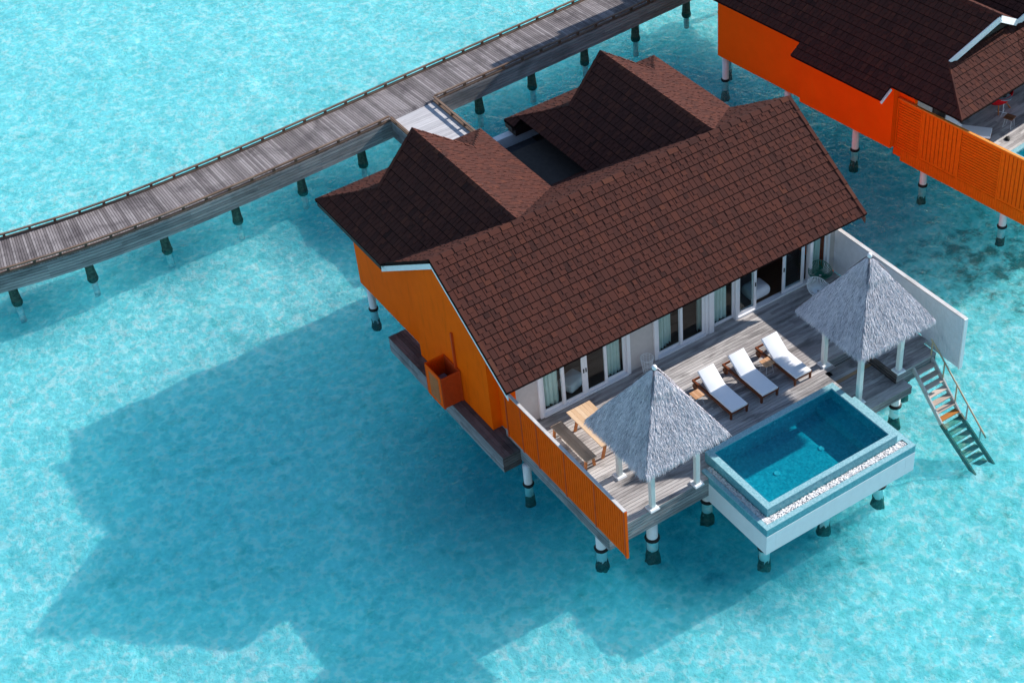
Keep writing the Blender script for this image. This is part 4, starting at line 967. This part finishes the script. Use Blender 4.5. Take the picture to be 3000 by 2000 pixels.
# ------------------------------------------------------------------ dining table and bench
t = empty('dining_table', (1.98, 3.4, 0), label='long pale wooden dining table half under the thatch of the left gazebo', cat='dining table')
mb = MB()
for i in range(6): mb.box(-0.44+i*0.147, -0.44+i*0.147+0.142, -0.96, 0.96, 0.715, 0.75)
mb.build('tabletop', M['pine'], t)
for sy in (-0.75, 0.75):
    for sx in (-1, 1):
        mb = MB(); mb.bar((sx*0.30, sy, 0.0), (sx*0.12, sy, 0.715), 0.09, 0.06, (0, 1, 0)); mb.build('leg', M['legwood'], t)
mb = MB(); mb.box(-0.03, 0.03, -0.72, 0.72, 0.45, 0.52, 0.5); mb.build('stretcher', M['legwood'], t)
def bench(x, label):
    b = empty('bench', (x, 3.43, 0), label=label, cat='bench')
    mb = MB()
    for i in range(3): mb.box(-0.2+i*0.135, -0.2+i*0.135+0.13, -0.97, 0.97, 0.415, 0.45)
    mb.build('seat', M['bench'], b)
    for sy in (-0.86, 0.86):
        for sx in (-1, 1):
            mb = MB(); mb.bar((sx*0.17, sy, 0.0), (sx*0.12, sy, 0.415), 0.08, 0.06, (0, 1, 0)); mb.build('leg', M['legwood'], b)
        mb = MB(); mb.box(-0.13, 0.13, sy-0.03, sy+0.03, 0.33, 0.41, 0.5); mb.build('rail', M['legwood'], b)
bench(1.15, 'long weathered wooden bench between the dining table and the orange screen')

# ------------------------------------------------------------------ wire stool, cord chairs
g = empty('wire_basket', (5.13, 5.02, 0), label='open white wire basket standing against the grey wall behind the left gazebo', cat='basket')
mb = MB()
for k in range(10):
    z = 0.01+k*0.064; r = 0.14+0.075*(z/0.6)
    mb.tube([(r*math.cos(a*math.pi/12), r*math.sin(a*math.pi/12), z) for a in range(24)], 0.006 if 0 < k < 9 else 0.010, 5, closed=True)
for a in range(12):
    c_, s_ = math.cos(a*math.pi/6), math.sin(a*math.pi/6); mb.tube([(0.14*c_, 0.14*s_, 0.01), (0.215*c_, 0.215*s_, 0.59)], 0.005, 5)
mb.build('wire_cage', M['wire'], g)
def cord_chair(loc, rz, m, label, sc=1.0):
    g = empty('cord_chair', loc, rz, label=label, cat='chair', group='round cord chairs by the far glass doors'); g.scale = (sc,)*3
    def P(a, t):  # egg shell: a around, t from centre to rim
        r = 0.40*t; x, y = r*math.cos(a), r*math.sin(a); return Vector((x, y*0.95, 0.40+0.30*t*t*(0.45+0.75*max(0, math.sin(a)))))
    mb = MB(); mb.tube([P(k*math.pi/20, 1.0) for k in range(40)], 0.012, 6, closed=True); mb.build('rim', m, g)
    mb = MB()
    for k in range(40):
        a = k*math.pi/20; mb.tube([P(a, 0.12), P(a, 0.4), P(a, 0.7), P(a, 1.0)], 0.012, 4, cap=False)
    mb.build('cords', m, g)
    for k in range(3):
        a = k*2.094+0.5; mb = MB(); mb.tube([(0.12*math.cos(a), 0.12*math.sin(a), 0.42), (0.30*math.cos(a), 0.30*math.sin(a), 0.0)], 0.01, 6); mb.build('leg', m, g)
cord_chair((11.75, 4.35, 0), 0.2, M['wire'], 'round white cord chair showing behind the thatch of the right gazebo')
cord_chair((12.35, 4.95, 0), -0.4, M['gwire'], 'round dark green cord chair in front of the last curtained door')

# ------------------------------------------------------------------ swim ladder
ld = empty('swim_ladder', (12.38, 0, 0), label='timber swim ladder running from the deck edge down into the lagoon', cat='ladder')
for sx in (-0.40, 0.40):
    mb = MB(); A, B, C = Vector((sx, 0.02, -0.10)), Vector((sx, -1.44, -1.50)), Vector((sx, -3.15, -2.58))
    mb.bar(A, B, 0.05, 0.2, (1, 0, 0)); mb.v = [(p[0], p[1], p[2]) for p in mb.v]
    mb = MB(); up = Vector((0, 0, 1)); mb.bar(A, B, 0.05, 0.17, up); s_ = mb.build('stringer', M['stringer'], ld)
    mb = MB(); mb.bar(B, C, 0.06, 0.18, up); mb.build('stringer_foot', M['algae'], s_)
for i in range(14):
    y = -0.14-i*0.2; z = -0.24-i*0.19 if i < 8 else -0.24-7*0.19-(i-7)*0.155
    mb = MB(); mb.box(-0.375, 0.375, y-0.10, y+0.10, z-0.03, z); mb.build('tread', M['tread'] if i < 6 else (M['wettread'] if i < 7 else M['subtread']), ld)
mb = MB(); mb.tube([(0.40, 0.11, 0.63), (0.40, -0.25, 0.36), (0.40, -2.62, -1.67)], 0.028, 8); mb.build('handrail', M['ladderrail'], ld, True)
for y, z0, z1 in ((0.04, -0.29, 0.60), (-0.56, -0.78, 0.10), (-1.18, -1.32, -0.42), (-1.72, -1.75, -0.87), (-2.37, -2.1, -1.44)):
    mb = MB(); mb.tube([(0.40, y, z0), (0.40, y, z1)], 0.026, 8); mb.build('rail_post', M['ladderrail'] if y > -1.5 else M['stringer'], ld)

# ------------------------------------------------------------------ neighbouring villa, far side built as far as it throws shade into view
TH = R(6.1); O = Vector((20.78, 3.75, 0))
nb = empty('villa', O, TH, label='neighbouring villa with red orange side wall, cut by the top right corner', cat='villa')
def W(x, y, z=0.0):
    c, s = math.cos(TH), math.sin(TH); return (O.x+c*x-s*y, O.y+s*x+c*y, z)
mb = MB()
nz = 5.10
def wing_front(mb, xr, yback, wide):
    a, h, hy = 1.95, 1.47, 1.95; yk, yp = 4.45, 3.85
    for sg in (-1, 1):
        E = (0, 1, 0); U = (-sg*CS, 0, SN); D = a+h; P0 = (xr+sg*D, yk, nz-SL*D); z = lambda d: nz-SL*d
        lim = D if wide[sg] is None else wide[sg]
        c1 = [(xr, yp, nz), (xr, yback, nz), (xr+sg*min(a, lim), yback, z(min(a, lim))), (xr+sg*min(a, lim), yk, z(min(a, lim)))]
        shingles(mb, c1, P0, E, U, seed=71+sg+int(xr*10), v_off=0)
        if lim > a:
            c2 = [(xr+sg*a, yk, z(a)), (xr+sg*a, yback, z(a)), (xr+sg*D, yback, z(D)), (xr+sg*D, yk-hy, z(D))]
            shingles(mb, c2, P0, E, U, seed=75+sg+int(xr*10), v_off=0)
    D = a+h; zk, ze = nz-SL*a, nz-SL*D; hl = math.hypot(hy, zk-ze)
    hp = [(xr-a, yk, zk), (xr+a, yk, zk), (xr+D, yk-hy, ze), (xr-D, yk-hy, ze)]
    shingles(mb, hp, (xr-D, yk-hy, ze), (1, 0, 0), (0, hy/hl, (zk-ze)/hl), seed=81+int(xr*10))
    ridge(mb, (xr, yp, nz), (xr, yback, nz), (-CS, 0, -SN), (CS, 0, -SN), seed=12)
    for sg in (-1, 1):
        if wide[sg] is not None: continue
        ridge(mb, (xr+sg*a, yk, zk), (xr+sg*D, yk-hy, ze), Vector((0, 1, 0)), Vector((-sg, 0, 0)), wd=0.07, seed=13, lift=0.035)
wing_front(mb, 2.6, 20.0, {-1: None, 1: 1.8})
wing_front(mb, 6.22, 20.0, {-1: 1.8, 1: 1.8})
wing_front(mb, 9.84, 20.0, {-1: 1.8, 1: None})  # unseen third wing, added to shade the terrace
zE = nz-SL*3.42
shingles(mb, [(2.6-3.42, 5.75, zE), (2.6-3.42, 10.2, zE), (2.6-3.95, 10.2, zE-SL*0.53), (2.6-3.95, 5.75, zE-SL*0.53)], (2.6-3.95, 5.75, zE-SL*0.53), (0, 1, 0), (CS, 0, SN), seed=90)
nroof = mb.build('roof', M['shingle'], nb)
mb = MB()   # white bargeboards of the small gables
for xr in (2.6, 6.22):
    if xr > 3: mb.build('bargeboard', M['white'], nroof); mb = MB()
    for sg in (-1, 1):
        A, B = Vector((xr, 3.83, nz-0.04)), Vector((xr+sg*1.95, 4.40, nz-SL*1.95-0.04))
        mb.bar(A+Vector((0, 0, -0.10)), B+Vector((0, 0, -0.06)), 0.04, 0.24, (0, 0, 1), 0.5)
mb.build('bargeboard', M['white'], nroof); mb = MB()
mb.bar(Vector((-1.33, 5.72, 2.40)), Vector((-0.80, 5.72, 2.74)), 0.05, 0.10, (0, 0, 1), 0.5)
mb.build('bargeboard', M['white'], nroof)
mb = MB()
for xr in (2.6, 6.22): mb.poly([(xr-1.9, 4.5, 3.80), (xr+1.9, 4.5, 3.80), (xr, 4.5, 5.0)], 0.5)
mb.build('gable_board', M['dark'], nroof)
mb = MB()
prism_x(mb, -0.2, 0.3, [(6.05, -0.3), (10.7, -0.3), (10.7, 3.2), (6.05, 3.2)]); prism_x(mb, 0.0, 0.3, [(10.7, -0.3), (15.5, -0.3), (15.5, 3.1), (10.7, 3.1)])
mb.box(0.3, 12, 15.25, 15.5, -0.3, 3.0, 0.5); mb.box(0.14, 0.3, 5.33, 6.05, -0.3, 3.1, 0.5)
mb.build('wall', M['orange_n'], nb)
mb = MB(); mb.box(0.3, 12, 5.33, 5.5, 0.0, 2.9, 0.5); mb.build('front_wall', M['wall'], nb)
mb = MB(); mb.box(1.2, 3.4, 5.29, 5.33, 0.05, 2.3, 0.5); mb.box(4.2, 6.6, 5.29, 5.33, 0.05, 2.3, 0.5); mb.build('window', M['dark'], nb)
mb = MB(); mb.box(0.9, 12, 5.5, 15.0, -0.5, -0.02, 0.5); mb.build('underfloor', M['under'], nb)
mb = MB(); mb.box(0.3, 12, 5.6, 15.2, 2.6, 2.65, 0.5); mb.build('ceiling', M['dark'], nb)
for x, y in ((0.3, 15.35), (0.25, 11.75), (0.24, 8.10), (0.27, 4.72), (0.30, 1.03), (1.5, 16.4), (4.0, 15.0), (4.0, 11.7), (4.0, 8.1), (4.2, 4.7), (4.2, 1.0), (8, 8.1), (8, 11.7), (8.2, 15.2)): piling(nb, x, y, -0.5)
nd = empty('terrace_deck', O, TH, label='grey board terrace of the neighbouring villa behind the long orange screen', cat='deck')
mb = MB(); boards_x(mb, 0.1, 12, 0.0, 5.33, 0, 0.14, ranges=lambda y: [(0.1, 2.6), (7.6, 12)] if y < 2.2 else [(0.1, 12)]); mb.build('deck_board', M['deck'], nd)
mb = MB(); mb.box(0.15, 12, 2.3, 5.3, -0.7, -0.04, 0.5); mb.box(0.15, 2.5, 0.05, 2.3, -0.7, -0.04, 0.5); mb.build('joist', M['under'], nd)
ns = empty('privacy_screen', O, TH, label='long red orange louvred and slatted screen of the neighbouring villa', cat='privacy screen')
screen(ns, 0.06, [(-0.6, 1.28, 'v'), (1.28, 3.07, 'h'), (3.07, 4.88, 'v'), (4.88, 6.0, 'h')], -0.30, 1.86, M['oslat_n'], M['oslat_n'], M['otop'], M['fencew'], M['ored'], ph=0.115, pv=0.165, gap=0.034)
mb = MB()
for i in range(60): mb.box(0.03, 0.075, 5.72-(i+1)*0.105+0.012, 5.72-i*0.105, -0.80, -0.32)
mb.box(0.075, 0.09, -0.6, 5.72, -0.80, -0.32, 0.4); mb.build('skirt_panel', M['oslat_n'], ns)
mb = MB(); mb.box(0.0, 0.1, 5.72, 6.05, -0.62, -0.3, 0.5); mb.build('ledge', M['orange_n'], ns)
npool = empty('plunge_pool', O, TH, label='teal plunge pool of the neighbouring villa with only its pale rim corner showing', cat='pool')
mb = MB(); a0, a1, b0, b1 = 1.75, 6.8, -0.75, 2.2
for a in ((a0, a1, b1-0.19, b1), (a0, a1, b0, b0+0.19), (a0, a0+0.2, b0+0.19, b1-0.19), (a1-0.2, a1, b0+0.19, b1-0.19)): mb.box(*a, 0.30, 0.40, 0.5)
mb.build('rim', M['tile_rim'], npool)
mb = MB()
for a in ((a0+.01, a1-.01, b1-0.18, b1-.01), (a0+.01, a1-.01, b0+.01, b0+0.18), (a0+.01, a0+0.19, b0+0.18, b1-0.18), (a1-0.19, a1-.01, b0+0.18, b1-0.18)): mb.box(*a, -0.9, 0.30, 0.5)
mb.box(a0+.02, a1-.02, b0+.02, b1-.02, -0.95, -0.8, 0.5); mb.build('basin', M['tile_in'], npool)
mb = MB(); mb.poly([(a0+.2, b0+.19, 0.345), (a1-.2, b0+.19, 0.345), (a1-.2, b1-.19, 0.345), (a0+.2, b1-.19, 0.345)]); mb.build('pool_water', M['poolwater'], npool)
c = copy_tree(lo); c.location = (22.79, 7.45, 0); c.rotation_euler = (0, 0, 0.66); c['label'] = 'sun lounger on the neighbouring terrace, half hidden by the orange screen'
side_table('side_table', (23.98, 7.70, 0), 'brown topped side table with white wire legs beside the pedestal table next door', TH+0.2, M['darktop'])
g = empty('pedestal_table', (24.49, 8.50, 0), TH, label='round grey pedestal table in front of the red chair', cat='table')
mb = MB(); mb.lathe((0, 0, 0.70), [(0.27, 0), (0.27, 0.025)], 28); mb.build('top', M['greytop'], g)
mb = MB(); mb.tube([(0, 0, 0.03), (0, 0, 0.70)], 0.018, 8); mb.build('column', M['wire'], g)
for k in range(4):
    a = k*math.pi/2+0.4; mb = MB(); mb.tube([(0, 0, 0.03), (0.27*math.cos(a), 0.27*math.sin(a), 0.012)], 0.014, 6); mb.build('foot', M['wire'], g)
o = MB(); o.lathe((0, 0, 0), [(0.05, 0), (0.09, 0.03), (0.10, 0.06)], 16); b_ = o.build('bowl', M['black'], None, True); b_.location = (24.46, 8.50, 0.725); tag(b_, 'small black bowl on the round grey table', 'bowl')
g = empty('tub_chair', (24.55, 8.86, 0), TH, label='red curved tub chair with wooden legs behind the round grey table', cat='chair'); g.scale = (1.2, 1.2, 1.1)
mb = MB(); n = 24; rings = []
for rr, z in ((0.18, 0.30), (0.34, 0.36), (0.42, 0.50), (0.46, 0.66), (0.43, 0.66), (0.38, 0.50), (0.30, 0.41), (0.02, 0.40)):
    i = len(mb.v); mb.v += [(rr*math.cos(2*math.pi*k/n)*1.1, rr*math.sin(2*math.pi*k/n)*0.9, z+(0.10*max(0, math.sin(2*math.pi*k/n)) if z > 0.45 else 0)) for k in range(n)]; rings.append(i)
for a, b in zip(rings, rings[1:]):
    for k in range(n): mb.f.append((a+k, a+(k+1) % n, b+(k+1) % n, b+k)); mb.t.append(0.5)
mb.build('shell', M['red'], g, True)
for k in range(4):
    a = k*math.pi/2+0.78; mb = MB(); mb.tube([(0.2*math.cos(a), 0.2*math.sin(a), 0.33), (0.42*math.cos(a), 0.42*math.sin(a), 0.0)], 0.022, 8); mb.build('leg', M['legwood'], g)
mb = MB(); rnd = random.Random(2); pts = [(0.16*math.cos(k*0.524)*rnd.uniform(0.7, 1.15), 0.12*math.sin(k*0.524)*rnd.uniform(0.7, 1.15)) for k in range(12)]
n0 = len(mb.v); mb.v += [(x, y, 0.002) for x, y in pts]+[(x*0.7, y*0.7, 0.04+rnd.uniform(0, 0.03)) for x, y in pts]
for k in range(12): mb.f.append((k, (k+1) % 12, 12+(k+1) % 12, 12+k)); mb.t.append(0.5)
mb.f.append(tuple(range(12, 24))); mb.t.append(0.5)
o = mb.build('dark_item', M['black'], None, True); o.location = W(2.95, 3.10, 0.005); o.rotation_euler = (0, 0, 0.5); tag(o, 'small crumpled black object lying on the neighbouring terrace', 'item')  # unidentified small dark object
